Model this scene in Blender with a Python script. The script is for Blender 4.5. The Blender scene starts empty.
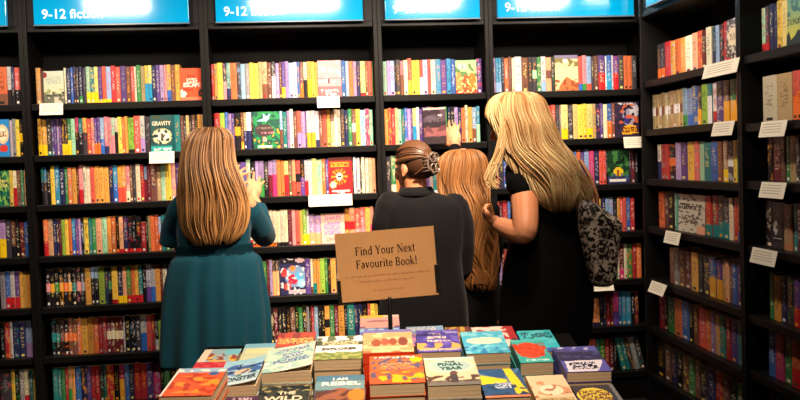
import bpy, bmesh, math, random, re
from mathutils import Vector, Matrix, noise
random.seed(11)
C = bpy.context.scene.collection
V3 = Vector
# ------------------------------------------------------------------ camera
F, YAW, PIT, ROLL, ZC = 956.59, .1154, .0414, -.0333, 1.36
D, S, TH = 5.0901, 1.931, -.028
cy, sy = math.cos(YAW), math.sin(YAW)
_r = V3((cy, -sy, 0)); _f = V3((sy, cy, 0)); _u = V3((0, 0, 1))
FF = _f*math.cos(PIT) - _u*math.sin(PIT); _u2 = _u*math.cos(PIT) + _f*math.sin(PIT)
RR = _r*math.cos(ROLL) + _u2*math.sin(ROLL); UU = _u2*math.cos(ROLL) - _r*math.sin(ROLL)
CAM = V3((0, 0, ZC))
HF = _f.copy(); HR = _r.copy()                      # horizontal forward / right of the viewer
def ray(x, y): return RR*((x-400)/F) - UU*((y-200)/F) + FF
def at(x, y, Y):
    d = ray(x, y); return CAM + d*(Y/d.y)
def proj(P):
    q = P - CAM; z = q.dot(FF); return 400 + F*q.dot(RR)/z, 200 - F*q.dot(UU)/z, z
cd = bpy.data.cameras.new('camera'); cam = bpy.data.objects.new('camera', cd); C.objects.link(cam)
cd.sensor_width = 36; cd.lens = F*36/800; cd.clip_start = .05
M = Matrix((RR, UU, -FF)).transposed().to_4x4(); M.translation = CAM; cam.matrix_world = M
bpy.context.scene.camera = cam

# ------------------------------------------------------------------ helpers
def lin(c):
    return tuple((v/12.92 if v <= .04045 else ((v+.055)/1.055)**2.4) for v in (x/255 for x in c[:3]))
PAL = {'o': ('orange', (238, 112, 38)), 'O': ('amber', (238, 165, 45)), 'y': ('yellow', (250, 208, 28)), 'Y': ('pale yellow', (240, 222, 120)),
 'r': ('red', (196, 34, 42)), 'R': ('coral', (236, 84, 66)), 'k': ('black', (26, 24, 30)), 'K': ('charcoal', (66, 60, 68)), 'n': ('navy', (42, 46, 96)),
 'b': ('blue', (52, 104, 190)), 'B': ('light blue', (146, 180, 224)), 'c': ('sky blue', (40, 150, 200)), 't': ('teal', (18, 130, 132)), 'g': ('green', (52, 140, 66)),
 'G': ('lime green', (150, 195, 42)), 'm': ('mint', (158, 214, 180)), 'p': ('purple', (98, 66, 148)), 'P': ('lilac', (172, 140, 200)), 'i': ('pink', (236, 140, 150)),
 'I': ('magenta', (216, 50, 120)), 'w': ('white', (236, 232, 236)), 'W': ('cream', (240, 224, 190)), 'e': ('grey', (150, 148, 152)), 'E': ('light grey', (200, 196, 202)),
 'u': ('brown', (126, 78, 58)), 'U': ('tan', (186, 156, 104)), 'd': ('maroon', (112, 28, 44)), 'l': ('peach', (246, 172, 122))}
def pc(k): return lin(PAL[k][1]) if isinstance(k, str) else lin(k)

MATS = {}
def mat(name, col=None, rough=.5, spec=.5, bump=0, bscale=200, metal=0, emit=0, var=0, vscale=8, sheen=0, trans=0):
    if name in MATS: return MATS[name]
    m = bpy.data.materials.new(name); m.use_nodes = True; nt = m.node_tree; b = nt.nodes['Principled BSDF']
    c = lin(col)+(1,)
    b.inputs['Base Color'].default_value = c; b.inputs['Roughness'].default_value = rough
    b.inputs['Specular IOR Level'].default_value = spec; b.inputs['Metallic'].default_value = metal
    if emit: b.inputs['Emission Color'].default_value = c; b.inputs['Emission Strength'].default_value = emit
    if sheen: b.inputs['Sheen Weight'].default_value = sheen
    tc = nt.nodes.new('ShaderNodeTexCoord')
    if var:
        n = nt.nodes.new('ShaderNodeTexNoise'); n.inputs['Scale'].default_value = vscale; n.inputs['Detail'].default_value = 5
        nt.links.new(tc.outputs['Object'], n.inputs['Vector'])
        mx = nt.nodes.new('ShaderNodeMix'); mx.data_type = 'RGBA'; mx.inputs['A'].default_value = tuple(max(0, x*(1-var)) for x in c[:3])+(1,)
        mx.inputs['B'].default_value = tuple(min(1, x*(1+var)) for x in c[:3])+(1,)
        nt.links.new(n.outputs['Fac'], mx.inputs['Factor']); nt.links.new(mx.outputs['Result'], b.inputs['Base Color'])
    if bump:
        n = nt.nodes.new('ShaderNodeTexNoise'); n.inputs['Scale'].default_value = bscale; n.inputs['Detail'].default_value = 4
        nt.links.new(tc.outputs['Object'], n.inputs['Vector'])
        bp = nt.nodes.new('ShaderNodeBump'); bp.inputs['Strength'].default_value = bump; bp.inputs['Distance'].default_value = .004
        nt.links.new(n.outputs['Fac'], bp.inputs['Height']); nt.links.new(bp.outputs['Normal'], b.inputs['Normal'])
    MATS[name] = m; return m
def tag(o, label=None, cat=None, group=None, kind=None):
    if label: o['label'] = label
    if cat: o['category'] = cat
    if group: o['group'] = group
    if kind: o['kind'] = kind
    return o
def empty(name, mtx=None, loc=None):
    o = bpy.data.objects.new(name, None); C.objects.link(o); o.empty_display_size = .1
    if mtx is not None: o.matrix_world = mtx
    if loc is not None: o.location = loc
    return o
def link(name, me, m=None, parent=None, smooth=False):
    o = bpy.data.objects.new(name, me); C.objects.link(o)
    if m is not None:
        for x in (m if isinstance(m, (list, tuple)) else [m]): me.materials.append(x)
    if parent is not None: o.parent = parent
    if smooth:
        me.polygons.foreach_set('use_smooth', [True]*len(me.polygons))
    return o
class MB:
    """collects closed shapes into one mesh"""
    def __init__(s): s.v = []; s.f = []
    def add(s, vs, fs):
        n = len(s.v); s.v += [tuple(v) for v in vs]; s.f += [tuple(i+n for i in f) for f in fs]; return s
    def box(s, x0, x1, y0, y1, z0, z1, M=None):
        vs = [V3(p) for p in ((x0,y0,z0),(x1,y0,z0),(x1,y1,z0),(x0,y1,z0),(x0,y0,z1),(x1,y0,z1),(x1,y1,z1),(x0,y1,z1))]
        if M is not None: vs = [M @ v for v in vs]
        return s.add(vs, [(0,3,2,1),(4,5,6,7),(0,1,5,4),(1,2,6,5),(2,3,7,6),(3,0,4,7)])
    def rings(s, rings, cap=True):
        n = len(rings[0]); vs = [p for r in rings for p in r]; fs = []
        for i in range(len(rings)-1):
            for j in range(n):
                k = (j+1) % n; fs.append((i*n+j, i*n+k, (i+1)*n+k, (i+1)*n+j))
        if cap: fs += [tuple(range(n))[::-1], tuple(range((len(rings)-1)*n, len(rings)*n))]
        return s.add(vs, fs)
    def tube(s, pts, rad, n=10, cap=True, round_=True):
        pts = [V3(p) for p in pts]
        if not isinstance(rad, (list, tuple)): rad = [rad]*len(pts)
        P, R_ = list(pts), list(rad)
        if round_:
            a = (pts[0]-pts[1]).normalized(); b = (pts[-1]-pts[-2]).normalized(); r0, r1 = rad[0], rad[-1]
            P = [pts[0]+a*r0*.98, pts[0]+a*r0*.7]+P+[pts[-1]+b*r1*.7, pts[-1]+b*r1*.98]
            R_ = [r0*.2, r0*.71]+R_+[r1*.71, r1*.2]
        rs = []; up = None
        for i, p in enumerate(P):
            t = (P[min(i+1, len(P)-1)]-P[max(i-1, 0)]).normalized()
            if up is None: up = V3((0, 0, 1)) if abs(t.z) < .9 else V3((1, 0, 0))
            x = t.cross(up).normalized(); y = x.cross(t).normalized(); up = y
            rs.append([p + (x*math.cos(2*math.pi*j/n)+y*math.sin(2*math.pi*j/n))*R_[i] for j in range(n)])
        return s.rings(rs, cap)
    def ell(s, c, rx, ry, rz, A=None, nu=16, nv=10):
        c = V3(c); A = A or Matrix.Identity(3); rs = []
        for i in range(nv+1):
            th = -math.pi/2 + math.pi*(i*.96/nv+.02); rr = math.cos(th); zz = math.sin(th)
            rs.append([c + A @ V3((rx*rr*math.cos(2*math.pi*j/nu), ry*rr*math.sin(2*math.pi*j/nu), rz*zz)) for j in range(nu)])
        return s.rings(rs)
    def mesh(s, name):
        me = bpy.data.meshes.new(name); me.from_pydata(s.v, [], s.f); me.update()
        bm = bmesh.new(); bm.from_mesh(me); bmesh.ops.recalc_face_normals(bm, faces=bm.faces); bm.to_mesh(me); bm.free()
        return me
    def obj(s, name, m=None, parent=None, smooth=False, bevel=0):
        o = link(name, s.mesh(name), m, parent, smooth)
        if bevel:
            b = o.modifiers.new('bevel', 'BEVEL'); b.width = bevel; b.segments = 2; b.limit_method = 'ANGLE'
        return o
    def voxel(s, name, m, parent=None, size=.006, smooth=4):
        o = bpy.data.objects.new(name+'_tmp', s.mesh(name+'_tmp')); C.objects.link(o)
        r = o.modifiers.new('r', 'REMESH'); r.mode = 'VOXEL'; r.voxel_size = size
        sm = o.modifiers.new('s', 'SMOOTH'); sm.factor = .5; sm.iterations = smooth
        dg = bpy.context.evaluated_depsgraph_get(); dg.update()
        me = bpy.data.meshes.new_from_object(o.evaluated_get(dg)); me.name = name
        old = o.data; bpy.data.objects.remove(o); bpy.data.meshes.remove(old)
        me.materials.clear()
        return link(name, me, m, parent, True)
def text_mesh(body, size, w=None, ext=.0004, off=0, align='LEFT', shear=0, h=None):
    cu = bpy.data.curves.new('t', 'FONT'); cu.body = body; cu.size = size; cu.extrude = ext; cu.offset = off; cu.align_x = align; cu.shear = shear; cu.resolution_u = 3
    o = bpy.data.objects.new('t', cu); C.objects.link(o)
    dg = bpy.context.evaluated_depsgraph_get(); dg.update()
    me = bpy.data.meshes.new_from_object(o.evaluated_get(dg)); bpy.data.objects.remove(o); bpy.data.curves.remove(cu)
    xs = [v.co.x for v in me.vertices]; ys = [v.co.y for v in me.vertices]
    if xs:
        sx = w/(max(xs)-min(xs)) if w else 1
        s2 = h/(max(ys)-min(ys)) if h else 1
        for v in me.vertices: v.co.x *= sx; v.co.y *= s2
    me.materials.clear(); return me

# ------------------------------------------------------------------ common materials
BLK = mat('black_laminate', (15, 14, 15), .45, .22, bump=.05, bscale=60, var=.25, vscale=30)
BLK2 = mat('black_back_panel', (13, 12, 13), .75, .12)
PAGES = None
def pages_mat():
    m = bpy.data.materials.new('paper_edges'); m.use_nodes = True; nt = m.node_tree; b = nt.nodes['Principled BSDF']
    tc = nt.nodes.new('ShaderNodeTexCoord'); mp = nt.nodes.new('ShaderNodeMapping'); mp.inputs['Scale'].default_value = (3, 3, 900)
    n = nt.nodes.new('ShaderNodeTexNoise'); n.inputs['Scale'].default_value = 1; n.inputs['Detail'].default_value = 3
    cr = nt.nodes.new('ShaderNodeValToRGB'); cr.color_ramp.elements[0].color = lin((176, 150, 116))+(1,); cr.color_ramp.elements[1].color = lin((226, 204, 170))+(1,)
    cr.color_ramp.elements[0].position = .3; cr.color_ramp.elements[1].position = .7
    nt.links.new(tc.outputs['Object'], mp.inputs['Vector']); nt.links.new(mp.outputs['Vector'], n.inputs['Vector'])
    nt.links.new(n.outputs['Fac'], cr.inputs['Fac']); nt.links.new(cr.outputs['Color'], b.inputs['Base Color']); b.inputs['Roughness'].default_value = .85
    return m
PAGES = pages_mat()
def spine_mat():
    m = bpy.data.materials.new('book_spine_print'); m.use_nodes = True; nt = m.node_tree; b = nt.nodes['Principled BSDF']; L = nt.links
    def att(n):
        a = nt.nodes.new('ShaderNodeAttribute'); a.attribute_name = n; return a
    def mth(op, a, c):
        x = nt.nodes.new('ShaderNodeMath'); x.operation = op
        for i, q in enumerate((a, c)):
            if isinstance(q, (int, float)): x.inputs[i].default_value = q
            else: L.new(q, x.inputs[i])
        return x.outputs[0]
    def inr(a, lo, hi): return mth('MULTIPLY', mth('GREATER_THAN', a, lo), mth('LESS_THAN', a, hi))
    def mix(f, a, c):
        x = nt.nodes.new('ShaderNodeMix'); x.data_type = 'RGBA'; L.new(f, x.inputs['Factor']); L.new(a, x.inputs['A']); L.new(c, x.inputs['B']); return x.outputs['Result']
    A, B, T, Pm = att('colA').outputs['Color'], att('colB').outputs['Color'], att('colT').outputs['Color'], att('par').outputs['Vector']
    sp = nt.nodes.new('ShaderNodeSeparateXYZ'); L.new(Pm, sp.inputs[0]); lo, hi, sd = sp.outputs
    uv = nt.nodes.new('ShaderNodeUVMap'); uv.uv_map = 'UVMap'; su = nt.nodes.new('ShaderNodeSeparateXYZ'); L.new(uv.outputs[0], su.inputs[0]); u, v = su.outputs[0], su.outputs[1]
    base = mix(inr(v, lo, hi), A, B)
    def noi(su_, sv_, off):
        cb = nt.nodes.new('ShaderNodeCombineXYZ'); L.new(mth('MULTIPLY', u, su_), cb.inputs[0]); L.new(mth('MULTIPLY', v, sv_), cb.inputs[1]); L.new(mth('MULTIPLY', sd, off), cb.inputs[2])
        n = nt.nodes.new('ShaderNodeTexNoise'); n.inputs['Scale'].default_value = 1; n.inputs['Detail'].default_value = 2; L.new(cb.outputs[0], n.inputs['Vector']); return n.outputs['Fac']
    art = mth('MULTIPLY', mth('GREATER_THAN', noi(1.5, 7, 171), .56), mth('GREATER_THAN', sd, .62))
    base = mix(mth('MULTIPLY', mth('MULTIPLY', art, mth('GREATER_THAN', v, 0)), .4), base, B)
    t0 = mth('ADD', mth('MULTIPLY', sd, .22), .2)
    tx = mth('MULTIPLY', mth('MULTIPLY', inr(v, t0, .86), inr(u, .24, .76)), mth('GREATER_THAN', noi(3, 24, 97), .54))
    base = mix(mth('MULTIPLY', tx, .5), base, T)
    mk = mth('MULTIPLY', mth('MULTIPLY', inr(v, .035, .1), inr(u, .28, .72)), mth('GREATER_THAN', mth('FRACT', mth('MULTIPLY', sd, 7.3), 0), .5))
    base = mix(mk, base, T)
    L.new(base, b.inputs['Base Color']); b.inputs['Roughness'].default_value = .38; b.inputs['Specular IOR Level'].default_value = .4
    return m
SPINE = spine_mat()
def cover_mat():
    m = bpy.data.materials.new('printed_cover'); m.use_nodes = True; nt = m.node_tree; b = nt.nodes['Principled BSDF']
    a = nt.nodes.new('ShaderNodeAttribute'); a.attribute_name = 'col'; nt.links.new(a.outputs['Color'], b.inputs['Base Color'])
    b.inputs['Roughness'].default_value = .36; b.inputs['Specular IOR Level'].default_value = .45
    return m
COVER = cover_mat()

# ------------------------------------------------------------------ room shell
ZF, ZT = 0.0, 2.75
floor = MB().box(-3.2, 2.6, -2.6, 5.5, -.06, ZF).obj('floor', mat('dark_carpet', (34, 30, 32), .95, .1, bump=.5, bscale=300, var=.3, vscale=60)); tag(floor, kind='structure')
ceil = MB().box(-3.2, 2.6, -2.6, 5.5, ZT, ZT+.06).obj('ceiling', mat('dark_ceiling', (40, 36, 36), .9, .1, var=.1)); tag(ceil, kind='structure')
WM = mat('dark_wall_paint', (44, 38, 36), .85, .15, var=.12, bump=.1)
for nm, b in (('wall_back', (-3.2, 2.6, 5.42, 5.5)), ('wall_right', (2.52, 2.6, -2.6, 5.5)), ('wall_left', (-3.2, -3.12, -2.6, 5.5)), ('wall_front', (-3.2, 2.6, -2.6, -2.52))):
    tag(MB().box(*b, ZF, ZT).obj(nm, WM), kind='structure')

# ------------------------------------------------------------------ bookcases
class Frame:
    def __init__(s, A, e1, n): s.A = V3(A); s.e1 = V3(e1).normalized(); s.n = V3(n).normalized()
    def M(s, x=0, y=0, z=0):
        m = Matrix((s.e1, s.n, V3((0, 0, 1)))).transposed().to_4x4(); m.translation = s.A + s.e1*x + s.n*y + V3((0, 0, z)); return m
    def s_at(s, px, z):
        A = s.A + V3((0, 0, z)) - CAM; k = px-400
        return (k*FF.dot(A) - F*RR.dot(A)) / (F*RR.dot(s.e1) - k*FF.dot(s.e1))
    def P(s, x, y, z): return s.A + s.e1*x + s.n*y + V3((0, 0, z))
BK = Frame((0, D, 0), (1, 0, 0), (0, 1, 0))
SD = Frame((S, D, 0), (-math.tan(.028), -1, 0), (1, -math.tan(.028), 0))
RZ = [ZC+v for v in (.347, .085, -.168, -.431, -.694, -.951, -1.205)]
RZ1 = [ZC+v for v in (.373, .118, -.142, -.395, -.673, -.931, -1.19)]
RZ2 = [ZC+v for v in (.377, .101, -.132, -.395, -.681, -.914, -1.17)]
u0 = -1.3054; u3 = 1.0914
BAYS = {'B0': (BK, u0-.9, u0, RZ), 'B1': (BK, u0, u0+.9, RZ), 'B2': (BK, u0+.9, u0+1.8, RZ), 'B3': (BK, u0+1.8, u3, RZ), 'B4': (BK, u3, 1.985, RZ),
        'S1': (SD, .155, 1.345, RZ1), 'S2': (SD, 1.345, 2.245, RZ2)}
HB = ZC+.708           # underside of the header
LBL = {'B0': 'black bookcase at the far left, cut by the photo edge', 'B1': 'wide black bookcase behind the woman in the teal dress, under leftmost full sign',
 'B2': 'wide black bookcase in the middle, behind the brown card sign', 'B3': 'narrow black bookcase above the girl with the claw clip',
 'B4': 'black bookcase in the back corner, behind the blonde woman', 'S1': 'black bookcase on the right side wall, next to the corner', 'S2': 'black bookcase at the right edge, nearest the viewer on the side wall'}
LIP = .035; DEP = .27
for k, (fr, a, b, rz) in BAYS.items():
    e = tag(empty('bookcase', fr.M((a+b)/2, 0, 0)), LBL[k], 'bookcase', 'black bookcases along the walls')
    h = (b-a)/2; top = ZC+1.12
    for s_ in (-1, 1):
        x = s_*(h-.011); MB().box(x-.0105, x+.0105, -LIP-.012, DEP, 0, top).obj('side_panel', BLK, e, bevel=.002)
    MB().box(-h+.022, h-.022, DEP-.012, DEP, .02, top).obj('back_panel', BLK2, e)
    for z in rz: MB().box(-h+.0225, h-.0225, -LIP, DEP-.013, z-.034, z).obj('shelf', BLK, e, bevel=.003)
    MB().box(-h+.0225, h-.0225, -LIP-.005, DEP-.013, HB, HB+.03).obj('header_shelf', BLK, e, bevel=.003)
    MB().box(-h+.0225, h-.0225, -LIP, -LIP+.02, HB+.031, top).obj('header_panel', BLK, e)
    MB().box(-h+.0225, h-.0225, -LIP+.01, DEP-.013, 0, rz[-1]-.036).obj('plinth', BLK, e)
tag(MB().box(-.05, .154, .062, .27, 0, ZC+1.12, SD.M()).obj('corner_post', BLK), 'black filler post in the corner between the back and side bookcases', 'post')

# ------------------------------------------------------------------ header signs
SIGNM = mat('cyan_sign_acrylic', (0, 148, 204), .12, .7, emit=.4)
WHT = mat('white_sign_lettering', (235, 245, 250), .35, .5, emit=.35)
SGN = [('B0', -60, 6.5, None, 'slice of a cyan lit header sign at the far left photo edge'), ('B1', 34, 189, 42, 'cyan lit header sign reading 9-12 fiction, leftmost with readable words'),
       ('B2', 216, 363, 224, 'cyan lit header sign over the middle bay with bright white glare'), ('B3', 385.5, 480, 393, 'shortest cyan lit header sign, over the narrow bay'),
       ('B4', 498, 634, 505, 'cyan lit header sign nearest the corner on the back wall'), ('S1', 646, 722, 650, 'darker blue header sign on the right side wall')]
for k, xa, xb, xt, lab in SGN:
    fr, a, b, rz = BAYS[k]; z0 = ZC+.741; z1 = ZC+.97
    fo = Frame(fr.P(0, -LIP-.042, 0), fr.e1, fr.n); sa, sb = fo.s_at(xa, z0), fo.s_at(xb, z0); yy = -LIP-.042
    g = tag(empty('header_sign', fr.M(sa, yy, z0)), lab, 'sign', 'cyan header signs')
    w = sb-sa
    MB().box(0, w, 0, .029, 0, z1-z0).obj('light_panel', SIGNM, g, bevel=.002)
    MB().box(-.003, w+.003, -.003, .028, -.007, -.0005).obj('trim_strip', mat('grey_sign_edge', (90, 120, 140), .3), g)
    if xt:
        t = link('lettering', text_mesh('9-12 fiction', .066, ext=.0006, off=.0009), WHT, g); s = .30/ max(v.co.x for v in t.data.vertices)
        t.matrix_local = Matrix.Translation((fo.s_at(xt, z0)-sa, -.001, .03)) @ Matrix.Rotation(math.pi/2, 4, 'X') @ Matrix.Diagonal((s, s, 1, 1))

# ------------------------------------------------------------------ books on the shelves
def luma(c): return .3*c[0]+.59*c[1]+.11*c[2]
class BookMesh:
    def __init__(s): s.v = []; s.f = []; s.uv = []; s.A = []; s.B = []; s.T = []; s.par = []; s.mi = []
    def add(s, w, h, d, A, B, T, par, M=None):
        n = len(s.v); xs = [0, .16*w, .5*w, .84*w, w]; ys = [.0032, .0008, 0, .0008, .0032]
        vs = [V3((x, y, z)) for z in (0, h) for x, y in zip(xs, ys)] + [V3((x, d, z)) for z in (0, h) for x in (0, w)]
        if M is not None: vs = [M @ v for v in vs]
        s.v += [tuple(v) for v in vs]
        q = []
        for i in range(4): q.append(((i, i+1, 6+i, 5+i), [(xs[i]/w, 0), (xs[i+1]/w, 0), (xs[i+1]/w, 1), (xs[i]/w, 1)], 0))
        z = [(.5, -1)]
        q += [((10, 0, 5, 12), z*4, 0), ((4, 11, 13, 9), z*4, 0), ((11, 10, 12, 13), z*4, 1), ((5, 6, 7, 8, 9, 13, 12), z*7, 1), ((4, 3, 2, 1, 0, 10, 11), z*7, 1)]
        for f, u, m in q:
            s.f.append(tuple(i+n for i in f)); s.uv += u; s.mi.append(m); s.A += list(A)+[1]; s.B += list(B)+[1]; s.T += list(T)+[1]; s.par += list(par)
    def mesh(s, name):
        me = bpy.data.meshes.new(name); me.from_pydata(s.v, [], s.f)
        u = me.uv_layers.new(name='UVMap'); u.data.foreach_set('uv', [c for p in s.uv for c in p])
        for nm, dat in (('colA', s.A), ('colB', s.B), ('colT', s.T)):
            a = me.attributes.new(nm, 'FLOAT_COLOR', 'FACE'); a.data.foreach_set('color', dat)
        a = me.attributes.new('par', 'FLOAT_VECTOR', 'FACE'); a.data.foreach_set('vector', s.par)
        me.polygons.foreach_set('material_index', s.mi); me.materials.append(SPINE); me.materials.append(PAGES); me.update(); return me

ROWS = {
('B1',0):(30,8.42,48,"40O 12d F185:mist 18W 37n 22b 23n 25K 30n/g8 30K 35m/y7 35t/y7 32Y/y7 33p/y9 35R/y9 40B/y9 40r 40R 48p 38u 30R 20W 35g 35U 30y/c5 30Y/c5 35n 30p 35P 25i 35O/b7 35u 42O F190:escape"),
('B1',1):(30,8.42,65,"35O/y7 40O/y7 40K/t9 21p 21p 21P 21p 25K/y7 25K/y7 30g/y6 35m 30I/k4 35t/k4 35O/K4 35R 25i 25p/o7 25p/o7 35B/b6 35i/n8 26i 26m/i5 28W/k4 34y 25o 25O 52G/k9 50R 40E/P6 50K F200:gravity 50t 32u 16k 30U 20k 28u 20k 40O 35W"),
('B1',2):(35,8.42,50,"24t/k4 24c/K4 32k 35y+ 40c+ 45n 25g 35o 38O 20d 37i/r+ 30W 30W 35R 40O 40O 42O 33n 40c/b5 35O/R6 32O/R6 35i/W7 25u 27K 38W 32r 25B/d4 28d 50u 37U 38m 24y 24y 37i X420"),
('B1',3):(35,8.42,70,"38o/r6 42l 30n 20n 22d 28G 32y 26o 32c/b5 25p 20P 25k 38y 32t 32g 48l 45m 35O 40o 27k/r9 35l/r9 40n/r9 35k/r9 30k/r9 45k/r9 40r- 20k 20U 35o 30o 25B/o5 35t 40g 35d 35u X220"),
('B1',4):(35,8.42,90,"37k~i 37k~O 37k~g 37k~O 37k~o 37k~O 37k~t 37k~i 34k~e 50O 30B/k3 35B/k3 50G 30n 30k~g 50y/r9 40n/y8 35l/y8 38g/r8 32o/r8 30y/r8 35t/r8 30k 40E/p6 37E/b6 43O 20d 35W X500"),
('B1',5):(40,8.42,95,"36k~t 36k~t 36k~u 36k~o 36u~o 36u~o 35o 55O 50O 40o 35r 35r 35d~W 35d~W 35d~W 35d~W 15E 45k 46k 40K 50E/b5 40R 30r 30k/E7 35G X560"),
('B1',6):(40,9.41,120,"50t 30t 35g 30r 35l/g6 30O 55b 55n 40p 40r 40r 40K 25t/r9 70r 50k 50I/O4 45b 45n 60r 60r 60p 65I 35k 60g 60k X250"),
('B0',0):(0,8.42,-40,"98o/u7 35E/k6 30n/k6 45R/k6 30G/k5"),
('B0',1):(0,3.81,-20,"F55:circle 12E 12e 15y 13k~y"),
('B0',2):(0,3.81,-15,"F50:jungle 14y 14W/r5 15u 13g 14l"),
('B0',3):(0,3.81,-5,"28P/y5 18K 18u/k7 15k 18d 28b"),
('B0',4):(0,3.81,0,"20e 18b/r7 18E/r7 18p/r7 28O 26O"),
('B0',5):(0,4,0,"18k 20r 12E 26n 26n 25B/P6 22K"),
('B0',6):(0,4,0,"45K 15y 18k 18e 20W/r7 16t 22y"),
('B2',0):(205,8.42,50,"25r 30O 45y 30n/i5 35m/n7 53o 32K 40B 35e 35y 40y 30U 45l/u6 35u 35K/E4 30P 20u 30p/y7 30P 40B 30w 22b 32u/o6 33W/k5 35O/y5 25y 27O F198:pink 35b 30B 35o 30P 32n 40Y/r9 23u 35R 18g"),
('B2',1):(205,8.42,80,"48r 40G 27b 30P 25p 50k~O 25u/O8 25U/n5 40w/n5 15k F225:bird 25B/u5 35t 25P 30w+ 31u 35R/P6 33P 12p 38E/O6 37E/O6 30w/n8 30u 35R 30O 32u/l3 26W 27W 35K 30n 32g 33u~W 37y 43B 33I 30m"),
('B2',2):(225,8.42,-110,"60d 60n 60p 60K 50p 35m+ 40k 30P 43P/g5 37K/k5 35P/d4 35P/I4 35o 30o 35Y/r4 30u 30l/R6 40R~k 35k/p5 30E/r6 35E 37Y 45m 30o 25p F200:sun 10k 22w 5k 28w 12k 28W 5k 28W 30l 28l"),
('B2',3):(245,8.42,-280,"60n 60d 60k 60u 50n 25K 30W/r8 34W/o9 33W/o9 33W/b9 33W/o9 33W/o9 33W/o9 33W/k9 33W/k9 30W/k9 35d 30i 35R 25O 35G/y7 20w/y7 50P/l6- 50P/l6- F200:list 40O~r 45l~r 45R/i6 45R/i6 40O 30l/I5"),
('B2',4):(250,8.42,-325,"X410 20P 35g/O9 25d 25P 27K/l3 28K/l3 10k F210:cartoon 45p 20W/u8 30O/t7 30O 40G 25g 25k 45O/l9 X250"),
('B2',5):(260,8.42,-405,"X490 32k 35d 35k 35k 35k 40u 30k 35g 30k 25e 15k 25r 35B 30k 25k 40O~k 40g 35d 50O 25k 60t X200"),
('B2',6):(260,8.42,-405,"X1350"),
('B3',0):(375,8.42,66,"34m 28P 37B 12k 37K 30i/u4 33W 32R/O6+ 35y 33y 27R/w5 40B 27R 38W 45c 50p 35c 40b F178:rabbit 44p"),
('B3',1):(375,8.42,76,"36O 28R 30r 25l 30m 25t 25b 30P 15p 30Y/c5 25w 25p X215 25n 30k 30P 30n 30o 25W+ 35O 35B/u6 30c/m5"),
('B3',2):(375,6.957,62,"15k 35K 35g/W8 X540 20u 30c 30I"),
('B3',3):(375,8.42,75,"X830"), ('B3',4):(375,8.42,85,"X800"), ('B3',5):(375,8.42,90,"X800"), ('B3',6):(375,8.42,95,"X800"),
('B4',0):(485,8.42,57,"33P 25c/B7 25c/B7 25K 35o 30u 25W 55w 55u 35K 40K~m 35g 40E/B7 45l~u 30K F195:golden 36R/b8 35i/g8 40B/R8 25K 35u 58p/r5 14w 40b/c5 14w 44p/r5 45K 35o 35o 40K"),
('B4',1):(540,7.62,-365,"X365 35l 25k 30r 30R 30K 15e 50Y/y7 38K 37Y 40y 30y 45Y/y7 25U 30n 25p 30W 35b/o5 25u F180:dragon"),
('B4',2):(565,10,-730,"X850 40o 40p 45B 50I 50n 35R 35R 10k F215:forest 25K 35d 35k"),
('B4',3):(580,8.886,-780,"X975 35n 35B 35B 35k 25O 25R 30R 35b 40r"),
('B4',4):(580,8.886,-775,"30B 25w 30P X1045 40d/I7 30W 45g 35r 45o"),
('B4',5):(575,10,-820,"X910 F155:tan 40k 40n 30r 30d 50I/p6 35b 45c 50c 35k 40d"),
('B4',6):(575,9.52,-780,"X840 50Y 50o 45R 35t 50g 40r 40d 30k 45t> 40t> 40K> 50e> 50K>"),
('S1',0):(645,5.72,65,"20K/o7 20K/o7 35r 25O 30o 25O 40W 30l 30R 25d 30W 25n 20B 22K 22r F80:roundel"),
('S1',1):(645,6.66,44,"20U~w 20U~u 20U~w 20U~u 20U~w 20U~w 20U~u 20U~w 20U~w 21U~u 30B/g7 35B/b7 35b 25K/O6 40G 30t/w3 30w/r7 45p 40u/O5 40g/O5 30r/O6 28d"),
('S1',2):(645,6.66,75,"25W/n5 25r 28r 45k~o 35P 40p 45y 35R 35m 45t 45b 32u 33U/y7 40K~w 25y 22g 30P/r8"),
('S1',3):(645,6.66,85,"35o 32u 38k 18m F190:sketch 40r/t7 40r/t7 38K/t6 37K/t6 28W 30r 30r/b8 25c"),
('S1',4):(645,5.336,125,"25u 30e 30u 30d 35O 32k 33K 33b/O5 32p/O5 20O 20l 15u 25b 45p 14W"),
('S1',5):(645,5,65,"28r 14k 35g 40o 35b 22k 22u 40R 25o 20P 25O 28t 25r 30p 50t+"),
('S1',6):(645,5.16,60,"40k 30u 30n 30k 30u 30g 30u 40K 40n 35r 35u 40k 40g"),
('S2',0):(740,6.67,135,"25m/r8 25K/r8 30n 25n 35y 35Y F125:valley"),
('S2',1):(740,5.72,125,"80W 85U 30R/o5 30R/o4 40r"),
('S2',2):(740,5,130,"25k 45d 22u 22g 30U 20K 25m 40e"),
('S2',3):(740,5.33,130,"40k F60:night 45U 25t 25d 40k"),
('S2',4):(740,5,140,"25g 35O 30n 35K 30p/r6 40p"),
('S2',5):(740,5,135,"35b 45I 40g 40o/r6 30u 40r"),
('S2',6):(740,5,140,"30k 30K 30u 40d 40k"),
}
OCC = [(160,190,272,400),(176,128,250,245),(377,192,468,400),(393,144,437,192),(437,150,490,300),(486,93,556,180),(505,150,590,350),(580,200,618,287),(335,230,437,302),(160,352,250,400),(250,334,400,400),(400,328,560,400),(560,350,612,400)]
def hidden(x, y): return x < 0 or x > 800 or y > 399 or any(a <= x <= c and b <= y <= d for a, b, c, d in OCC)
ORD = 'first second third fourth fifth sixth seventh eighth ninth tenth eleventh twelfth thirteenth fourteenth fifteenth sixteenth seventeenth eighteenth nineteenth twentieth'.split()
ORD += ['twenty-'+x for x in ORD[:9]]+['thirtieth']+['thirty-'+x for x in ORD[:9]]+['fortieth']+['forty-'+x for x in ORD[:9]]
SHELF = ['top shelf', 'second shelf', 'third shelf', 'fourth shelf', 'fifth shelf', 'sixth shelf', 'lowest shelf']
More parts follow.
